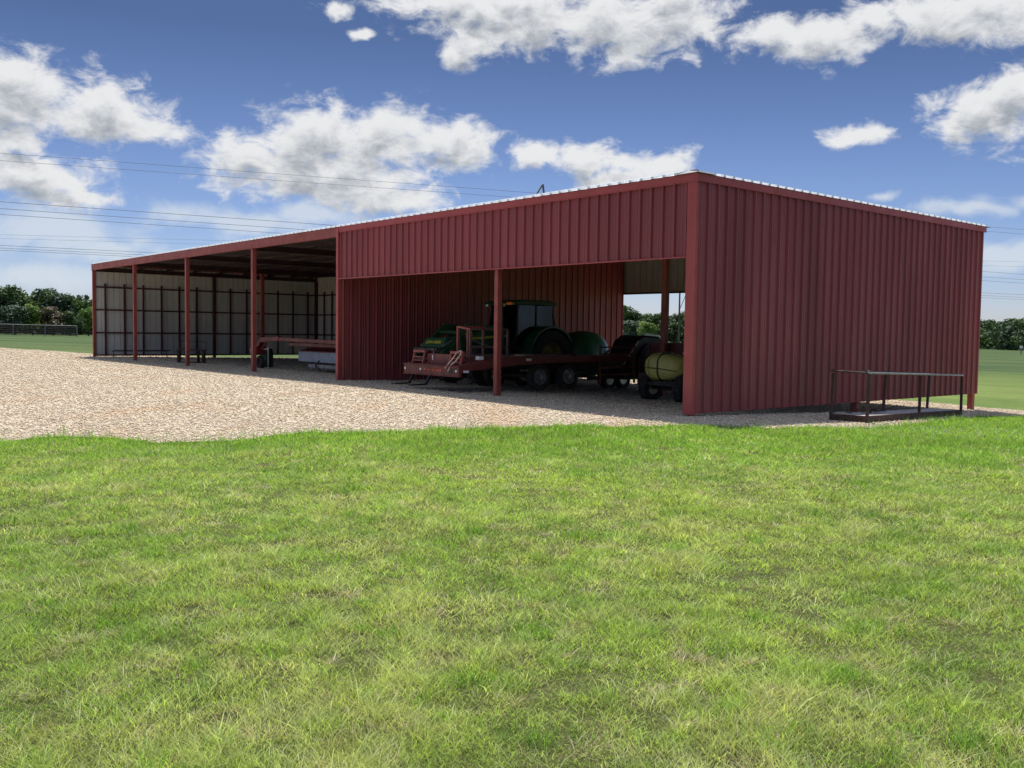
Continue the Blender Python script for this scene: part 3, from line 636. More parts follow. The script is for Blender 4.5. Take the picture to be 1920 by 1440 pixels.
# ------------------------------------------------------------------ tractor with loader (local: x across, -y forward)
def tractor():
    e = empty('tractor', at(11.35, 0, 0), BROT, label='green farm tractor with cab and front loader parked beyond the red flatbed trailer', cat='tractor')
    B = lambda mb, n, mt, **k: mb.build(n, mt, e, **k)
    m = MB(); m.prism([(2.35, .95), (2.25, 1.35), (2.45, 1.60), (3.0, 1.70), (4.25, 1.78), (4.25, 1.0), (3.6, .9)], 'x', -.40, .40); hood = B(m, 'hood', 'green', bevel=.05)
    m = MB()
    for z in np.arange(1.02, 1.5, .07): m.box(-.33, .33, 2.24, 2.30, z, z+.03)
    m.build('grille', 'black', hood)
    m = MB(); m.prism([(2.55, 1.38), (4.2, 1.50), (4.2, 1.56), (2.55, 1.45)], 'x', .401, .408); m.build('hood_stripe', 'yellowtext', hood)
    m = MB(); m.box(.402, .414, 2.50, 2.74, 1.46, 1.68); em = m.build('emblem', 'yellowtext', hood)
    m = MB(); m.path([(.42, 2.55, 1.53), (.42, 2.60, 1.58), (.42, 2.66, 1.57), (.42, 2.70, 1.61)], .012, 6); m.path([(.42, 2.6, 1.58), (.42, 2.58, 1.5)], .01, 6); m.path([(.42, 2.66, 1.57), (.42, 2.69, 1.5)], .01, 6); m.build('emblem_mark', 'green', em)
    m = MB(); m.box(-.25, .25, 2.5, 5.9, .62, .95); m.box(-.55, .55, 5.2, 5.8, .62, 1.05); m.tube((-.95, 2.85, .62), (.95, 2.85, .62), .09); m.tube((-.9, 5.5, .86), (.9, 5.5, .86), .13); B(m, 'chassis', 'black', bevel=.02)
    m = MB(); m.tube((.46, 3.9, 1.5), (.46, 3.9, 2.55), .045); m.tube((.46, 3.9, 1.55), (.46, 3.9, 2.15), .075); B(m, 'exhaust', 'black')
    for sx in (-1, 1):
        wheel(e, (sx*.85, 2.85, .60), 'x', .60, .36, .34, 'yellow', 14, sx); wheel(e, (sx*.92, 5.5, .86), 'x', .86, .50, .47, 'yellow', 20, sx)
        pr = [(5.5+1.0*math.sin(a), .86+1.0*math.cos(a)) for a in np.linspace(-1.75, 1.0, 14)]+[(5.5+.94*math.sin(a), .86+.94*math.cos(a)) for a in np.linspace(1.0, -1.75, 14)]
        m = MB(); m.prism(pr, 'x', min(sx*.62, sx*1.17), max(sx*.62, sx*1.17)); B(m, 'fender', 'green')
        m = MB(); m.box(sx*.66-.02, sx*.66+.02, 4.72, 6.1, 1.1, 1.62); B(m, 'cab_side_panel', 'black')
    # cab
    zt = 2.52
    m = MB()
    for sx in (-1, 1):
        m.beam((sx*.72, 4.25, 1.1), (sx*.66, 4.42, zt), .06, .06); m.beam((sx*.76, 5.15, 1.1), (sx*.70, 5.12, zt), .05, .05); m.beam((sx*.74, 6.0, 1.55), (sx*.68, 5.85, zt), .06, .06)
        m.beam((sx*.72, 4.25, 1.12), (sx*.76, 5.15, 1.12), .06, .08)
    m.beam((-.72, 4.25, 1.2), (.72, 4.25, 1.2), .06, .3); m.beam((-.72, 6., 1.6), (.72, 6., 1.6), .06, .12); B(m, 'cab_frame', 'black')
    m = MB(); m.prism([(4.12, 2.52), (4.2, 2.64), (4.6, 2.70), (5.7, 2.70), (6.02, 2.63), (6.05, 2.52)], 'x', -.78, .78); rf = B(m, 'cab_roof', 'greendark', bevel=.04)
    m = MB(); m.box(.50, .78, 4.04, 4.13, 2.52, 2.60); m.build('warning_light', 'amber', rf)
    m = MB(); m.ell((.36, 4.07, 2.52), (.06, .05, .05), 10, 8); m.build('work_light', 'white', rf)
    m = MB(); m.ell((-.5, 4.07, 2.52), (.06, .05, .05), 10, 8); m.build('work_light', 'white', rf)
    for nm, q in (('windscreen', [(-.68, 4.27, 1.36), (.68, 4.27, 1.36), (.63, 4.42, zt), (-.63, 4.42, zt)]), ('rear_window', [(-.68, 5.97, 1.68), (.68, 5.97, 1.68), (.64, 5.85, zt), (-.64, 5.85, zt)])):
        m = MB(); m.add(q+[(a, b+.008, c) for a, b, c in q], [(0, 1, 2, 3), (7, 6, 5, 4), (0, 4, 5, 1), (1, 5, 6, 2), (2, 6, 7, 3), (3, 7, 4, 0)]); B(m, nm, 'glass', smooth=0)
    for sx in (-1, 1):
        for y0, y1, zb in ((4.31, 5.12, 1.18), (5.18, 5.92, 1.64)):
            m = MB(); m.prism([(y0, zb), (y1, zb), (y1-.04, zt), (y0+.08 if y0 < 5 else y0, zt)], 'x', sx*.71-.004, sx*.71+.004); B(m, 'side_window', 'glass', smooth=0)
    m = MB(); m.box(-.28, .28, 5.0, 5.5, 1.35, 1.5); m.box(-.26, .26, 5.42, 5.56, 1.45, 2.15); B(m, 'seat', 'black', bevel=.04)
    m = MB(); m.lathe((0, 4.72, 1.78), 'z', [(.18, -.012), (.205, -.012), (.205, .012), (.18, .012)], 20); m.tube((0, 4.72, 1.78), (0, 4.45, 1.25), .03); B(m, 'steering_wheel', 'black')
    # loader
    for sx in (-1, 1):
        m = MB(); m.beam((sx*.58, 3.75, .7), (sx*.58, 3.75, 1.72), .10, .2); m.build('loader_mast', 'green', e)
        m = MB(); m.beam((sx*.58, 3.75, 1.74), (sx*.58, 2.35, 1.80), .09, .17); m.beam((sx*.58, 2.40, 1.80), (sx*.58, 1.35, .82), .09, .17); m.build('loader_arm', 'green', e, bevel=.01)
        m = MB(); m.tube((sx*.58, 3.7, 1.05), (sx*.58, 2.4, 1.45), .035); m.tube((sx*.58, 2.4, 1.62), (sx*.58, 1.5, 1.2), .03); m.build('hydraulic_ram', 'steel', e)
    m = MB(); m.tube((-.58, 2.2, 1.62), (.58, 2.2, 1.62), .06); B(m, 'cross_tube', 'green')
    m = MB(); m.prism([(1.52, 1.14), (1.50, 1.16), (1.66, 1.44), (1.70, 1.42)], 'x', -.54, .54); cr_ = B(m, 'crossbar', 'green')
    text_mesh('JOHN DEERE', .135, .004, e, (0.0, 1.565, 1.305), (R(62), 0, 0))
    m = MB()
    for sx in (-.48, 0, .48): m.beam((sx, 1.28, .45), (sx, 1.25, 1.12), .06, .08)
    for z in (.5, .8, 1.1): m.beam((-.6, 1.27, z), (.6, 1.27, z), .06, .07)
    B(m, 'fork_carriage', 'black')
    for sx in (-.45, .45): m = MB(); m.beam((sx, 1.2, .5), (sx, .98, .06), .08, .05); m.beam((sx, 1.0, .05), (sx, .35, .03), .10, .04); B(m, 'fork_tine', 'black')
tractor()

# ------------------------------------------------------------------ flatbed trailer (local x = across, near side at +)
def trailer():
    e = empty('flatbed_trailer', at(8.65, 0, 0), BROT, label='dark red steel flatbed trailer with folded tail ramps, parked inside the right bay', cat='trailer')
    B = lambda mb, n, mt, **k: mb.build(n, mt, e, **k)
    hw = 1.22
    m = MB(); m.box(-hw+.06, hw-.06, 1.5, 6.0, .93, .965); m.build('deck', 'wood', e)
    for sx in (-1, 1):
        m = MB(); x = sx*hw
        m.prism([(-.35, .58), (-.35, .76), (1.35, .99), (6.1, .99), (6.1, .80), (3.4, .80), (1.6, .74)], 'x', x-.05, x+.05); B(m, 'side_rail', 'trailer', bevel=.008)
    m = MB()
    for y in np.arange(1.6, 6.1, .5): m.box(-hw+.05, hw-.05, y-.03, y+.03, .83, .925)
    for sx in (-1, 1): m.box(sx*.45-.06, sx*.45+.06, .2, 6.6, .58, .82)
    B(m, 'chassis', 'black')
    m = MB(); m.add([(-hw+.05, -.3, .71), (hw-.05, -.3, .71), (hw-.05, 1.45, .94), (-hw+.05, 1.45, .94), (-hw+.05, -.3, .69), (hw-.05, -.3, .69), (hw-.05, 1.45, .92), (-hw+.05, 1.45, .92)], [(0, 1, 2, 3), (7, 6, 5, 4), (0, 4, 5, 1), (1, 5, 6, 2), (2, 6, 7, 3), (3, 7, 4, 0)]); B(m, 'dovetail', 'trailer')
    m = MB(); m.box(-hw-.07, hw+.07, -.46, -.36, .47, .72); m.box(-hw-.09, hw+.09, -.48, -.34, .72, .745); m.box(-hw-.09, hw+.09, -.48, -.34, .445, .47); bp = B(m, 'bumper', 'trailer', bevel=.006)
    for x in (-hw+.02, -.45, hw-.03): m = MB(); m.ell((x, -.475, .60), (.04, .02, .04), 10, 6); m.build('marker_lamp', 'white', bp)
    for x in (-.25, -.05, .15, .35, .48): m = MB(); m.box(x-.045, x+.045, -.472, -.455, .58, .62); m.build('tail_lamp', 'redlens', bp)
    m = MB(); m.box(.85, 1.0, -.47, -.459, .52, .68); m.box(1.08, 1.18, -.47, -.459, .52, .68); m.build('light_recess', 'black', bp)
    m = MB(); m.box(hw+.051, hw+.06, -.30, -.12, .56, .62); m.build('reflector', 'white', e); m = MB(); m.box(hw+.051, hw+.06, 1.9, 2.08, .86, .92); m.build('reflector', 'white', e)
    # folded ramps standing on the tail
    for x0 in (-1.12, .62):
        m = MB()
        for x in (x0, x0+.5): m.beam((x, -.28, .74), (x, -.20, 1.08), .05, .05)
        m.box(x0-.03, x0+.53, -.24, -.14, 1.05, 1.12)
        for q in (.83, .93): m.beam((x0, -.25, q), (x0+.5, -.25, q), .03, .03)
        B(m, 'ramp', 'oxide', bevel=.006)
    m = MB(); m.box(-.58, .58, -.16, -.12, .74, 1.03); B(m, 'tail_plate', 'trailer')
    m = MB(); m.box(-.30, -.27, -.19, -.165, .86, 1.0); B(m, 'pin', 'white'); 
    # wheels in pairs
    for sx in (-1, 1):
        for y in (2.62, 3.74):
            wheel(e, (sx*.98, y, .385), 'x', .385, .22, .235, 'steel', 0, sx)
            m = MB(); m.tube((sx*.98, y, .385), (sx*1.12, y, .385), .07, 10); B(m, 'hub', 'steel')
    m = MB(); m.tube((-.9, 2.62, .385), (.9, 2.62, .385), .06); m.tube((-.9, 3.74, .385), (.9, 3.74, .385), .06); B(m, 'axle', 'black')
    m = MB(); m.box(-.12, .12, 6.0, 8.3, .60, .85); m.beam((0, 8.2, .7), (0, 8.3, 1.1), .2, .2); B(m, 'tongue', 'black')
    m = MB(); m.tube((.3, 7.6, 0.02), (.3, 7.6, .9), .04); m.box(.2, .4, 7.5, 7.7, 0.0, .03); B(m, 'jack', 'black')
    # rack gate upright at the front of the deck on the near side
    m = MB(); zz_ = np.linspace(.42, 1.24, 5)
    for y in (4.75, 6.25): m.beam((hw+.12, y, .14), (hw+.12, y, 1.3), .05, .05)
    for z in zz_: m.beam((hw+.12, 4.75, z), (hw+.12, 6.25, z), .03, .045)
    B(m, 'side_gate', 'trailer')
    return e
tr = trailer()
# things lying on the deck
e = empty('steel_rack', at(8.0, .85, .96), BROT, label='faded reddish square-tube steel rack standing on the trailer deck', cat='rack')
m = MB()
for y in (-.45, .0, .88):
    m.beam((.0, y, 0), (.0, y, .80), .055, .055)
for z in (.03, .30, .78): m.beam((.0, -.48, z), (.0, .91, z), .055, .055)
m.build('front_frame', 'rackpaint', e)
m = MB()
for y in (-.45, -.10): m.beam((-.55, y, 0), (-.55, y, .86), .07, .05)
m.beam((-.55, -.45, .84), (-.55, .5, .84), .05, .06); m.beam((-.55, -.45, .84), (0, -.45, .78), .05, .05); m.build('rear_frame', 'oxide', e)
o = MB().box(-.16, .16, -.22, .22, 0, .13).build('timber_block', 'wood', None, bevel=.01); o.location = at(7.75, 2.15, .965); o.rotation_euler = (0, 0, BROT+.1); tag(o, 'short weathered timber block lying on the trailer deck', 'block')
o = MB().box(-.07, .07, -.09, .09, 0, .1).build('white_box', 'white', None, bevel=.01); o.location = at(7.6, .42, .90); o.rotation_euler = (0, 0, BROT); tag(o, 'small white box at the tail of the trailer deck', 'box')
o = MB().ell((0, 0, .1), (.16, .2, .11), 10, 8).build('red_rag', 'redmower', None); o.location = at(8.3, 4.6, .965); tag(o, 'crumpled bright red cloth on the trailer deck', 'cloth')
# pale straps hung over the near ramp
m = MB()
p = lambda x, y, z: (x, y, z)
m.path([p(.98, -.21, 1.13), p(.93, -.27, 1.08), p(.84, -.33, .92), p(.74, -.42, .76), p(.72, -.49, .66)], .018, 6)
m.path([p(1.08, -.21, 1.13), p(1.12, -.27, 1.05), p(1.0, -.35, .86), p(.90, -.43, .76), p(.86, -.50, .58)], .018, 6)
m.path([p(.98, -.21, 1.13), p(1.08, -.21, 1.13)], .018, 6)
o = m.build('tie_down_strap', 'rope', None); o.location = at(8.65, 0, 0); o.rotation_euler = (0, 0, BROT); tag(o, 'pale tie-down straps draped over the trailer ramp', 'strap')

# ------------------------------------------------------------------ two round balers
def baler(name, s, t, label, main, dark=False):
    e = empty(name, at(s, t, 0), BROT, label=label, cat='hay baler')
    prof = [(-.92, .75), (-.95, 1.15), (-.72, 1.58), (-.42, 1.82), (.25, 1.84), (.62, 1.66), (.86, 1.28), (.90, .95), (.72, .72)] if not dark else [(-.85, .42), (-.90, 1.1), (-.62, 1.66), (-.30, 1.84), (.42, 1.80), (.82, 1.42), (.88, .9), (.70, .42)]
    m = MB()
    if dark: m.prism(prof, 'x', -.52, .52)
    else: m.ell((0, 0, 1.12), (.80, 1.0, .83), 36, 24, e=.86)
    b = m.build('body', main, e, bevel=.06 if dark else 0, smooth=50)
    m = MB()
    if not dark:
        m.prism([(.15, .55), (.1, 1.0), (.45, 1.25), (.8, 1.05), (.85, .6)], 'x', .70, .80); m.build('side_shield', 'black', b, bevel=.02)
        m = MB(); m.path([(.78, .15, .75), (.78, .55, 1.3), (.78, .9, .8)], .03); m.build('feed_arm', 'black', b)
    else:
        m = MB(); m.prism([(-.30, 1.845), (.40, 1.805), (.80, 1.43), (.83, 1.46), (.43, 1.86), (-.30, 1.90)], 'x', .42, .56); m.build('edge_trim', 'silver', b)
        m = MB(); m.lathe((.53, 0, 1.05), 'x', [(.10, 0), (.52, 0), (.55, .03), (.50, .05), (.12, .04)], 28); m.build('side_drum', 'black', b)
        m = MB()
        for a in range(5): t_ = a*1.257; m.beam((.575, 0, 1.05), (.575, .5*math.sin(t_), 1.05+.5*math.cos(t_)), .04, .06)
        m.build('drive_arm', 'rust', b)
        m = MB(); m.path([(.58, -1.3, .9), (.58, -.62, 1.66)], .03); m.build('side_strut', 'steel', b)
        m = MB(); m.beam((.60, .12, 1.12), (.60, .16, 1.38), .03, .05); m.build('gauge_strip', 'white', b)
    m = MB(); m.box(-.6, .6, -1.25, .6, .42, .55); m.beam((0, -1.2, .5), (0, -2.3, .45), .14, .12); m.build('frame', 'black', e)
    for sx in (-1, 1): wheel(e, (sx*.92, .25, .33), 'x', .33, .22, .18, 'yellow' if not dark else 'steel', 0, sx)
    if dark:
        for sx in (-1, 1): wheel(e, (sx*.92, -.42, .33), 'x', .33, .22, .18, 'steel', 0, sx)
    return e
baler('hay_baler', 11.5, 8.1, 'rounded bright green hay baler behind the trailer deck, beside the tractor wheel', 'greenshield')
baler('hay_baler', 8.9, 8.15, 'dark octagonal hay baler with a pale top edge, right of the green one', 'black', True)

# ------------------------------------------------------------------ tank sprayer cart and red box trailer
e = empty('sprayer_cart', at(4.25, 4.2, 0), BROT+R(-3), label='small trailer sprayer with a greenish yellow round tank behind the corner post', cat='sprayer')
m = MB(); m.ell((0, 0, .93), (.66, .40, .365), 32, 20, e=.72); tk = m.build('tank', 'tank', e, smooth=60)
m = MB(); m.lathe((0, 0, 1.28), 'z', [(0, .06), (.12, .06), (.13, 0), (0, 0)], 16, closed=False); m.build('lid', 'black', tk)
for x in (-.33, .02):
    m = MB(); pr = [(.412*math.copysign(abs(math.cos(a))**.72, math.cos(a)), .93+.378*math.copysign(abs(math.sin(a))**.72, math.sin(a))) for a in np.linspace(0, 2*math.pi, 33)[:-1]]
    m.prism(pr, 'x', x-.022 if x > 0 else x-.008, x+.022 if x > 0 else x+.008); m.build('strap', 'black' if x > 0 else 'tank', tk)
m = MB(); m.path([(-.62, -.30, .92), (-.3, -.43, .91), (.1, -.43, .90), (.62, -.32, .84)], .012, 6); m.build('hose', 'black', tk)
m = MB(); m.box(-.7, .85, -.38, -.30, .44, .52); m.box(-.7, .85, .30, .38, .44, .52); m.box(-.7, -.62, -.3, .3, .44, .52); m.box(.77, .85, -.3, .3, .44, .52); m.box(-.6, .6, -.3, .3, .50, .56); m.beam((.85, 0, .48), (2.1, 0, .42), .08, .08); m.build('frame', 'black', e)
wheel(e, (-.50, -.10, .37), 'x', .37, .28, .2, 'steel', 10, -1); wheel(e, (.75, -.10, .37), 'x', .37, .28, .2, 'steel', 10, 1)
m = MB(); m.tube((-.5, -.1, .37), (.75, -.1, .37), .05); m.build('axle', 'black', e)
m = MB(); m.box(-.9, -.62, -.2, .2, .5, .75); m.build('pump', 'rust', e, bevel=.02)

e = empty('box_trailer', at(6.2, 8.4, 0), BROT, label='dark red sheet-sided box trailer behind the yellow tank', cat='trailer')
m = MB(); m.box(-.95, .95, -1.6, -1.55, .85, 1.66); m.box(-.95, .95, 1.55, 1.6, .85, 1.66); m.box(-.95, -.9, -1.55, 1.55, .85, 1.66); m.box(.9, .95, -1.55, 1.55, .85, 1.66); m.box(-.95, .95, -1.6, 1.6, .80, .85)
for y in (-1.6, -.55, .5, 1.55): m.box(.951, 1.0, y-.03, y+.05, .85, 1.66); m.box(-1.0, -.951, y-.03, y+.05, .85, 1.66)
m.build('body', 'trailer', e)
m = MB(); m.box(.35, .62, -1.625, -1.602, 1.33, 1.38); m.build('plate_lamp', 'white', e)
m = MB(); m.box(-.5, .5, -1.5, 2.8, .62, .74); m.build('chassis', 'black', e)
for sx in (-1, 1): wheel(e, (sx*.78, .1, .36), 'x', .36, .2, .2, 'steel', 0, sx)

# ------------------------------------------------------------------ mower in the left bays (runs along the shed; local x = -s)
e = empty('disc_mower', at(22, 2.4, 0), BROT, label='red trailed mower with grey canvas side curtain in the middle open bay', cat='mower')
m = MB(); m.beam((-2.4, -.35, 1.22), (-.9, -.25, 1.30), .16, .20); m.beam((-.9, -.25, 1.28), (3.6, -.1, 1.22), .12, .15); m.beam((-.7, .1, 1.08), (3.6, .2, 1.06), .08, .14); m.beam((-2.4, -.35, 1.22), (-2.75, -.4, .72), .18, .2); m.build('drawbar', 'redmower', e, bevel=.015)
m = MB(); m.prism([(.15, .84), (.75, 1.0), (1.6, .96), (1.75, .84)], 'x', .0, 3.4); m.box(0, 3.4, .14, 1.75, .80, .84); m.build('top_cover', 'redmower', e, bevel=.01)
m = MB(); n_ = 60
for i in range(n_):
    x0, x1 = 3.4*i/n_, 3.4*(i+1)/n_; y0_, y1_ = .12+.006*math.sin(i*1.1), .12+.006*math.sin((i+1)*1.1); zb = .42
    m.add([(x0, y0_, zb), (x1, y1_, zb), (x1, y1_, .80), (x0, y0_, .80), (x0, y0_+.006, zb), (x1, y1_+.006, zb), (x1, y1_+.006, .80), (x0, y0_+.006, .80)], [(0, 1, 2, 3), (7, 6, 5, 4), (0, 4, 5, 1)])
m.build('front_curtain', 'canvas', e)
m = MB(); m.box(-.012, -.002, .12, 1.72, .44, .80); m.build('side_curtain', 'canvas', e)
m = MB(); m.box(.1, 3.3, .5, .85, .16, .30); 
for i in range(6): m.lathe((.38+i*.52, .66, .14), 'z', [(0, .03), (.22, .02), (.24, 0), (0, -.02)], 14, closed=False)
m.build('cutter_bar', 'steel', e)
m = MB(); m.box(-2.95, -2.35, -.6, -.15, .62, .95); m.tube((-2.7, -.4, .95), (-2.7, -.4, 1.12), .09); m.tube((-2.3, -.4, .8), (-1.9, -.38, 1.1), .04); m.build('gearbox', 'redmower', e, bevel=.03)
for x in (-2.85, -2.45): m = MB(); m.ell((x, -.62, .78), (.035, .02, .035), 8, 6); m.build('reflector', 'white', e)
m = MB(); m.tube((-1.85, -.3, .02), (-1.85, -.3, .95), .022); m.box(-1.92, -1.78, -.37, -.23, 0.0, .02); m.beam((-1.85, -.3, .85), (-2.3, -.35, .85), .04, .05); m.build('jack_stand', 'steel', e)
wheel(e, (-2.6, -.30, .28), 'y', .28, .18, .15, 'black', 0, -1)
wheel(e, (1.6, 1.95, .36), 'x', .36, .25, .2, 'white', 0, 1)
m = MB(); m.path([(2.1, -.1, .5), (1.95, -.18, .30), (2.2, -.1, .12)], .03); m.build('skid', 'black', e)

o = empty('green_drum', at(25.9, 3.0, 0), BROT, label='dark green plastic drum standing left of the red mower', cat='drum')
m = MB(); m.lathe((0, 0, 0), 'z', [(0, 0), (.27, 0), (.29, .04), (.29, .27), (.30, .29), (.30, .33), (.29, .35), (.29, .58), (.30, .60), (.29, .64), (.26, .80), (.24, .84), (0, .84)], 28, closed=False); b = m.build('body', 'greendark', o)
m = MB(); m.lathe((.1, 0, .84), 'z', [(0, .03), (.035, .03), (.035, 0), (0, 0)], 12, closed=False); m.build('bung', 'black', o)

# bench and rake
o = empty('steel_bench', at(30.75, 1.6, 0), BROT+R(60), label='low dark steel bench with slab legs in the second open bay from the left', cat='bench')
m = MB(); m.box(-.62, .62, -.28, .28, .60, .66); m.build('top', 'rust', o, bevel=.01)
for x, ww in ((-.58, .10), (.28, .05), (.52, .10)): m = MB(); m.box(x-ww/2, x+ww/2, -.26, .26, .02, .60); m.build('leg', 'rust', o)
m = MB(); m.box(-.6, .6, -.2, .2, .04, .08); m.build('lower_shelf', 'rust', o)
m = MB()
for x in (-.6, .6): m.path([(x, .24, .66), (x, .24, 1.02)], .01, 6)
m.path([(-.6, .24, 1.02), (.6, .24, 1.02)], .01, 6); m.build('back_rail', 'rust', o)

o = empty('drag_harrow', at(38.9, 2.1, 0), BROT+R(90), label='long low toolbar with a row of thin tines by the end wall', cat='harrow')
m = MB(); m.beam((-1.5, 0, .40), (1.5, 0, .40), .05, .05); m.beam((-1.5, .3, .36), (1.5, .3, .36), .04, .04); m.build('toolbar', 'rust', o)
for i in range(10): x = -1.35+i*.3; m = MB(); m.path([(x, 0, .38), (x, -.03, .18), (x, .06, .03)], .013, 6); m.build('tine', 'steel', o)
for x in (-1.4, 1.4): m = MB(); m.beam((x, 0, .4), (x, .3, .36), .03, .03); m.tube((x, .3, .36), (x, .3, .02), .02); m.build('end_leg', 'rust', o)

# ------------------------------------------------------------------ rusty walkway platform at the side wall
def platform():
    Bp, Ap, Cp, Dp = [np.array(q) for q in ((7.30, 19.25), (6.98, 20.35), (11.50, 24.0), (11.18, 25.1))]
    z0 = Hf(*Bp)+.03; ang = math.atan2(Cp[1]-Bp[1], Cp[0]-Bp[0]); Lx = float(np.linalg.norm(Cp-Bp)); Wy = .76
    e = empty('pipe_rail_platform', (Bp[0], Bp[1], z0), ang, label='rusty pipe-railed steel platform resting on gravel beside the shed wall', cat='platform')
    dz = (Hf(*Cp)+.03)-z0; Z = lambda x: dz*x/Lx
    m = MB(); m.beam((0, 0, .07), (Lx, 0, .07+dz), .05, .13); m.beam((0, Wy, .07), (Lx, Wy, .07+dz), .05, .13); m.beam((0, 0, .07), (0, Wy, .07), .05, .13); m.beam((Lx, 0, .07+dz), (Lx, Wy, .07+dz), .05, .13)
    for i in range(1, 6): x = Lx*i/6; m.beam((x, 0, .05+Z(x)), (x, Wy, .05+Z(x)), .04, .08)
    m.build('base_frame', 'rust', e)
    m = MB(); m.add([(.03, .03, .125), (Lx-.03, .03, .125+dz), (Lx-.03, Wy-.03, .125+dz), (.03, Wy-.03, .125), (.03, .03, .135), (Lx-.03, .03, .135+dz), (Lx-.03, Wy-.03, .135+dz), (.03, Wy-.03, .135)], [(3, 2, 1, 0), (4, 5, 6, 7), (0, 1, 5, 4), (1, 2, 6, 5), (2, 3, 7, 6), (3, 0, 4, 7)]); m.build('floor_plate', 'plate', e, smooth=0)
    hh = 1.02
    for fx, y, dx in ((.0, 0, .05), (.5, 0, .02), (1., 0, -.02), (.0, Wy, .07), (.47, Wy, .12), (.96, Wy, .12)):
        x = fx*Lx; m = MB(); m.beam((x, y, .02+Z(x)), (x+dx, y, hh-.03+Z(x)), .055, .055); m.build('upright', 'rust', e)
    m = MB(); m.tube((0, 0, hh), (Lx+.05, 0, hh+dz), .022, 8); m.tube((.0, 0, hh), (.0, 0, hh+.06), .02); m.build('top_rail', 'steel', e)
    m = MB(); m.tube((.0, Wy, hh+.02), (Lx, Wy, hh+dz+.02), .018, 8); m.tube((.0, 0, hh), (.0, Wy, hh+.02), .018, 8); m.build('top_rail', 'rust', e)
    for x in (-.02, .46*Lx+.5):
        m = MB(); pts_ = [(x-.02+.10*math.sin(a), Wy, hh+.10+Z(x)-.09*math.cos(a)) for a in np.linspace(-2.6, 1.0, 9)]; m.path(pts_, .014, 6); m.build('hook', 'rust', e)
    # chain heap
    c = empty('chain_heap', (Bp[0]+math.cos(ang)*1.05-math.sin(ang)*.45, Bp[1]+math.sin(ang)*1.05+math.cos(ang)*.45, z0+.145+Z(1.05)), ang, label='heap of dark rusty chain and hardware lying on the platform floor', cat='chain')
    m = MB(); r2 = random.Random(4)
    for i in range(46):
        x = r2.gauss(.15, .28); y = r2.gauss(0, .12); z = .018+max(0, .09-.25*abs(x-.1))*r2.random(); a = r2.random()*3.1
        pts_ = [(x+.045*math.cos(q)*math.cos(a)-.025*math.sin(q)*math.sin(a), y+.045*math.cos(q)*math.sin(a)+.025*math.sin(q)*math.cos(a), z) for q in np.linspace(0, 2*math.pi, 8)]
        m.path(pts_, .009, 5)
    tag(m.build('chain_pile', 'rust', c), kind='stuff'); m = MB(); m.box(.62, .82, -.06, .06, 0, .05); m.tube((.3, .1, .03), (.5, -.05, .09), .03); m.build('shackle_block', 'rust', c, bevel=.01)
platform()

# ------------------------------------------------------------------ pipe fence on the left
def fence():
    e = empty('pipe_fence', (-56, 121, Hf(-56, 121)), 0, label='long grey pipe paddock fence in front of the left tree line', cat='fence')
    zf = lambda x: Hf(-56+x, 121)-Hf(-56, 121)
    m = MB()
    for i in range(14): x = -i*4.1; m.tube((x, 0, zf(x)-.1), (x, 0, zf(x)+1.45), .055, 8)
    m.build('posts', 'fencepipe', e)
    m = MB()
    for i in range(13): x = -i*4.1; m.tube((x, 0, zf(x)+1.42), (x-4.1, 0, zf(x-4.1)+1.42), .05, 8)
    m.build('top_rail', 'fencepipe', e)
    for z in (.24, .48, .72, .96, 1.18):
        m = MB()
        for i in range(13): x = -i*4.1; m.tube((x, .07, zf(x)+z), (x-4.1, .07, zf(x-4.1)+z), .055, 6)
        m.build('rail', 'fencedark', e)
    e = empty('pasture_fence', (-60, 150, Hf(-60, 150)), 0, label='pale two-rail pasture fence continuing right of the pipe fence', cat='fence')
    m = MB(); x = -10
    while x < 34: m.tube((x, 0, -.1), (x, 0, 1.3), .05, 6); x += 4.4
    m.tube((-10, 0, 1.25), (34, 0, 1.25), .045, 6); m.tube((-10, 0, .7), (34, 0, .7), .03, 6); m.build('rails_and_posts', 'fencepipe', e)
fence()
# far right marker
xk, yk = 93., 172.; e = empty('marker_post', (xk, yk, Hf(xk, yk)), 0, label='small pale post with two white caps at the far right field edge', cat='post')
m = MB(); m.tube((0, 0, 0), (0, 0, 1.1), .12, 10); m.build('post', 'fencepipe', e)
for x in (-.17, .17): m = MB(); m.tube((x, 0, 1.05), (x, 0, 1.5), .13, 10); m.build('cap', 'white', e)

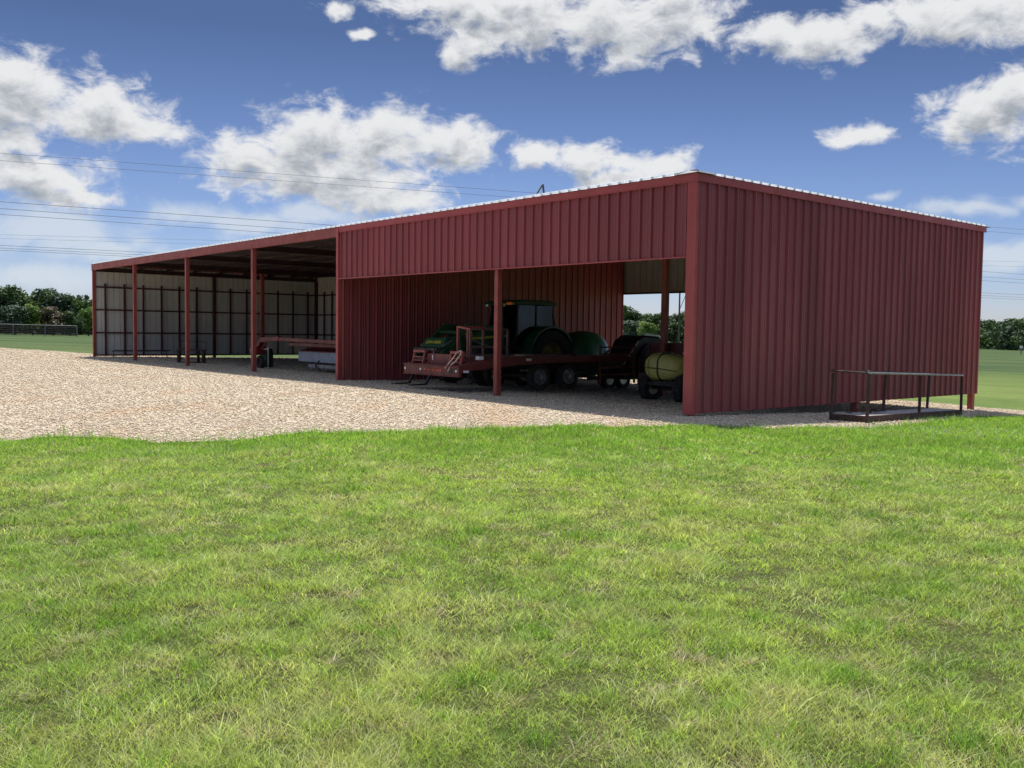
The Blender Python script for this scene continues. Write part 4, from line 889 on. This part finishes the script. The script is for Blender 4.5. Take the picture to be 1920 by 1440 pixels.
# ------------------------------------------------------------------ utility pole and power lines
xk, yk = 27.35, 155.; e = empty('utility_pole', (xk, yk, Hf(xk, yk)), .5, label='wooden utility pole seen through the rear opening of the shed', cat='utility pole')
m = MB(); m.tube((0, 0, 0), (0, 0, 12.5), .17, 12, .11); m.build('pole', 'pole', e)
m = MB(); m.beam((-1.3, 0, 11.9), (1.3, 0, 11.9), .1, .12); m.build('crossarm', 'pole', e)
m = MB(); m.tube((.05, 0, 6.4), (2.0, 0, 10.2), .05, 6); m.build('brace', 'pole', e)
for x in (-1.2, 0.4, 1.2): m = MB(); m.lathe((x, 0, 11.96), 'z', [(0, .2), (.04, .2), (.07, .1), (.05, 0), (0, 0)], 10, closed=False); m.build('insulator', 'fencepipe', e)
WIRES = [((-60, 110.7), (85.9, 170.4), 21.7, .020, 'topmost thin power line above the left clouds'), ((-62.7, 115.7), (89.6, 177.6), 21.7, .020, 'second power line from the top, just under the topmost'),
 ((-62.6, 115.4), (105.2, 211.9), 16.7, .028, 'highest of the three dark power lines left of the shed roof'), ((-66.3, 122.2), (114.3, 230.2), 16.7, .028, 'middle of the three dark power lines left of the shed roof'), ((-69.8, 128.6), (121.7, 245.), 16.7, .028, 'lowest of the three dark power lines left of the shed roof'),
 ((-96.8, 178.2), (154.5, 310.5), 16.7, .034, 'upper of the three lowest distant power lines'), ((-100.1, 184.3), (164.1, 329.7), 16.7, .034, 'middle of the three lowest distant power lines'), ((-103., 189.5), (172.6, 346.9), 16.7, .034, 'bottommost distant power line near the tree tops'),
 ((-136.6, 251.6), (145.2, 292.7), 25.7, .022, 'faint upper line of the far pair at the right edge'), ((-142.5, 262.4), (154.8, 311.9), 25.7, .022, 'faint lower line of the far pair at the right edge')]
for a, b, z, r_, lb in WIRES:
    a = Vector((*a, z)); b = Vector((*b, z)); d = b-a; p0 = a-d*.6; p1 = b+d*.35; pts_ = []
    for i in range(49):
        t_ = i/48; p_ = p0+(p1-p0)*t_; pts_.append(p_)
    m = MB(); m.path(pts_, r_, 5); o = m.build('power_line', 'wire', None, fix=False); tag(o, lb, 'power line', 'power lines crossing the sky')

# ------------------------------------------------------------------ trees
LEAFCOLS = {'dark': (.045, .082, .030), 'mid': (.070, .125, .038), 'bright': (.14, .22, .050), 'brown': (.12, .105, .07), 'blue': (.050, .086, .052)}
def crown_mesh(seed, tone, n=2600, h=7., wd=5.4, low=.12):
    r = np.random.default_rng(seed); k = 20
    cz = h*(low+.10+(.82-low)*r.random(k)); rad = wd/2*np.sqrt(np.clip(1-((cz/h-.48)/.60)**2, .05, 1))
    th = r.random(k)*6.28; q = rad*.72*np.sqrt(r.random(k)); cx, cy = q*np.cos(th), q*np.sin(th); cr_ = wd*(.13+.12*r.random(k))
    i = r.integers(0, k, n); dv = r.normal(size=(n, 3)); dv /= np.linalg.norm(dv, axis=1)[:, None]
    rr = cr_[i]*(.62+.48*r.random(n)); P = np.stack([cx[i], cy[i], cz[i]], -1)+dv*rr[:, None]*np.array([1, 1, .8])
    P[:, 2] = np.maximum(P[:, 2], .15)
    sz = .13+.16*r.random(n); nrm = dv+.7*r.normal(size=(n, 3)); nrm /= np.linalg.norm(nrm, axis=1)[:, None]
    t1 = np.cross(nrm, r.normal(size=(n, 3))); t1 /= np.linalg.norm(t1, axis=1)[:, None]; t2 = np.cross(nrm, t1)
    a = t1*sz[:, None]; b = t2*sz[:, None]*.75
    Vt = np.stack([P-a, P-b*.9+a*.1, P+a, P+b], 1).reshape(-1, 3)
    me = npmesh('crown', Vt, np.arange(n*4), np.arange(n)*4, np.full(n, 4), [M['leaf']])
    c = np.array(LEAFCOLS[tone])*(.65+.7*r.random((n, 1)))*(.8+.4*r.random(k))[i][:, None]
    c4 = np.ones((n, 4, 4), np.float32); c4[:, :, :3] = c[:, None]; ca = me.color_attributes.new('Col', 'FLOAT_COLOR', 'POINT'); ca.data.foreach_set('color', c4.ravel()); return me
def trunk_mesh(seed, h):
    r = random.Random(seed); m = MB(); m.tube((0, 0, -.2), (.1, .05, h*.45), .2, 8, .13)
    for i in range(5): a = r.random()*6.28; z = h*(.22+.05*i); m.tube((.05, 0, z), (math.cos(a)*h*.2, math.sin(a)*h*.2, z+h*.28), .09, 6, .03)
    me = bpy.data.meshes.new('trunk'); me.from_pydata(m.v, [], m.f); me.materials.append(M['bark']); return me
PROTO = {}
for tone in LEAFCOLS:
    for v_ in range(3): PROTO[tone, v_] = (crown_mesh(hash((len(tone), v_)) % 1000+len(PROTO), tone), None)
TR = [trunk_mesh(i, 7.) for i in range(3)]
tcount = [0]
def tree(x, y, h, wd, tone, label, group):
    tcount[0] += 1; v_ = tcount[0] % 3
    e = empty('oak_tree', (x, y, Hf(x, y)), tcount[0]*1.7, label=label, cat='tree', group=group); e.scale = (wd/5.4, wd/5.4, h/7.)
    for nm, me_ in (('crown', PROTO[tone, v_][0]), ('trunk', TR[v_])):
        o = bpy.data.objects.new(nm, me_); COL.objects.link(o); o.parent = e
LG = 'trees behind the pipe fence'
def pxx(px, Y): return (px-960)/1762.*Y
left = [(-40, 138, 9.5, 8, 'dark', 'tree beyond the left frame edge at the fence end'),
 (14, 140, 8.0, 5.6, 'dark', 'tallest dark green tree at the left edge of the photo'), (48, 147, 7.6, 5.2, 'mid', 'green tree second from the left edge, behind the fence'),
 (78, 150, 8.0, 4.8, 'dark', 'dark pointed tree behind the brownish tree'), (62, 133, 5.0, 3.4, 'bright', 'small bright green tree in front of the dark trees'),
 (100, 134, 4.6, 4.4, 'brown', 'brownish sparse tree just behind the pipe fence'), (118, 150, 7.3, 6.0, 'blue', 'broad blue-green tree with rounded top left of the shed'),
 (146, 152, 6.8, 4.8, 'mid', 'mid green tree between the rounded tree and the shed'), (28, 131, 4.6, 4.6, 'blue', 'low dark tree at the fence under the tallest tree'),
 (132, 136, 4.2, 4.2, 'dark', 'low dark bush-like tree right of the brownish tree'), (166, 138, 4.9, 3.0, 'bright', 'bright green tree touching the left end of the shed'),
 (170, 165, 7.0, 6.0, 'dark', 'dark tree behind the bright one at the shed end'), (0, 160, 9.2, 7, 'mid', 'tree peeking behind the leftmost trees'), (84, 165, 8.6, 7, 'blue', 'blue-green tree in the back row behind the pointed tree'), (-90, 150, 9, 9, 'mid', 'wide tree beyond the left frame edge')]
for px, Y, h, wd, tone, lb in left: tree(pxx(px, Y), Y, h*.87, wd, tone, lb, LG)
mid = [(1150, 235, 9.6, 8, 'mid'), (1172, 240, 8.9, 6, 'mid'), (1196, 238, 8.0, 7.5, 'dark'), (1222, 242, 7.6, 7, 'mid'), (1210, 215, 5.0, 5, 'bright'), (1247, 240, 7.6, 7, 'dark'), (1270, 243, 7.5, 6, 'blue'), (1292, 236, 8.0, 7, 'mid'), (1185, 222, 5.2, 7, 'blue'), (1236, 220, 4.8, 6, 'dark'), (1262, 222, 5.0, 6, 'dark'), (1320, 240, 8, 8, 'dark')]
names = ['tree at the partition side of the rear opening, tallest there', 'tall rounded tree second from the partition in the rear opening', 'dark wide tree left of the middle of the rear opening', 'mid green tree just left of the interior post',
 'small paler green tree in front, left of the interior post', 'dark tree right of the interior post in the rear opening', 'blue-green tree behind the utility pole', 'green tree at the corner-post side of the rear opening',
 'low blue-green tree at the foot of the rear opening trees', 'low dark tree directly behind the interior post', 'low dark tree in front of the utility pole base', 'dark tree hidden behind the corner of the shed']
for (px, Y, h, wd, tone), lb in zip(mid, names): tree(pxx(px, Y), Y, h, wd, tone, lb, 'trees seen through the rear opening')
right = [(1838, 262, 7.6, 8, 'blue', 'blue-green tree emerging from behind the right end of the shed'), (1858, 268, 7.8, 7, 'dark', 'dark tree second from the shed on the right'), (1880, 260, 8.2, 8, 'dark', 'dark domed tree in the middle of the right tree line'),
 (1903, 270, 8.7, 7, 'mid', 'taller green tree with a broken top near the right edge'), (1924, 252, 7.6, 7, 'mid', 'green tree cut by the right edge of the photo'), (1868, 250, 5.5, 9, 'blue', 'low dark shrubby tree in front of the right tree line'), (1893, 250, 5.4, 9, 'dark', 'low dark tree behind the marker post'), (1960, 262, 9, 9, 'dark', 'tree just beyond the right frame edge'), (1846, 249, 5.3, 8, 'dark', 'low dark tree beside the wall at the right'), (1914, 247, 5.0, 7, 'blue', 'low blue-green tree at the right edge of the field')]
for px, Y, h, wd, tone, lb in right: tree(pxx(px, Y), Y, h, wd, tone, lb, 'trees along the right field edge')
# woodland filling the rest of the horizon
def woods():
    r = np.random.default_rng(11); Vs = []; Cs = []
    for i in range(150):
        az_ = R(-50+100*i/149+r.normal()*.25); dist = (172 if az_ < -.3 else 262)+r.random()*22
        if az_ > -.3: dist = 255+r.random()*30
        x, y = dist*math.sin(az_), dist*math.cos(az_); h = (6.6 if az_ < -.3 else 6.0)+1.8*r.random()
        if az_ > -.3 and az_ < .08: h += 1
        n = 900; k = 7; cx = r.normal(0, 2.6, k); cy = r.normal(0, 2., k); cz = h*(.25+.6*r.random(k)); cr_ = 1.3+1.0*r.random(k)
        j = r.integers(0, k, n); dv = r.normal(size=(n, 3)); dv /= np.linalg.norm(dv, axis=1)[:, None]
        P = np.stack([x+cx[j], y+cy[j], np.full(n, Hf(x, y))+cz[j]], -1)+dv*cr_[j][:, None]*(.6+.5*r.random((n, 1)))*np.array([1, 1, .8]); 
        low = r.random(n) < .38; P[low, 2] = Hf(x, y)+.2+2.2*r.random(low.sum()); 
        sz = .28+.2*r.random(n); t1 = r.normal(size=(n, 3)); t1 /= np.linalg.norm(t1, axis=1)[:, None]; t2 = np.cross(t1, dv); t2 /= np.linalg.norm(t2, axis=1)[:, None]+1e-6
        a = t1*sz[:, None]; b = t2*sz[:, None]*.8; Vs.append(np.stack([P-a, P-b, P+a, P+b], 1)); tone = list(LEAFCOLS.values())[r.integers(0, 2) if r.random() < .8 else 4]
        Cs.append(np.array(tone)*(.6+.7*r.random((n, 1)))*(.75+.5*r.random(k))[j][:, None])
    Vt = np.concatenate(Vs); C_ = np.concatenate(Cs); n = len(Vt)
    me = npmesh('far_woodland', Vt.reshape(-1, 3), np.arange(n*4), np.arange(n)*4, np.full(n, 4), [M['leaf']])
    c4 = np.ones((n, 4, 4), np.float32); c4[:, :, :3] = C_[:, None]; ca = me.color_attributes.new('Col', 'FLOAT_COLOR', 'POINT'); ca.data.foreach_set('color', c4.ravel())
    o = bpy.data.objects.new('far_woodland', me); COL.objects.link(o); tag(o, 'distant dark green woodland closing the horizon behind the nearer trees', 'woodland', kind='stuff')
woods()
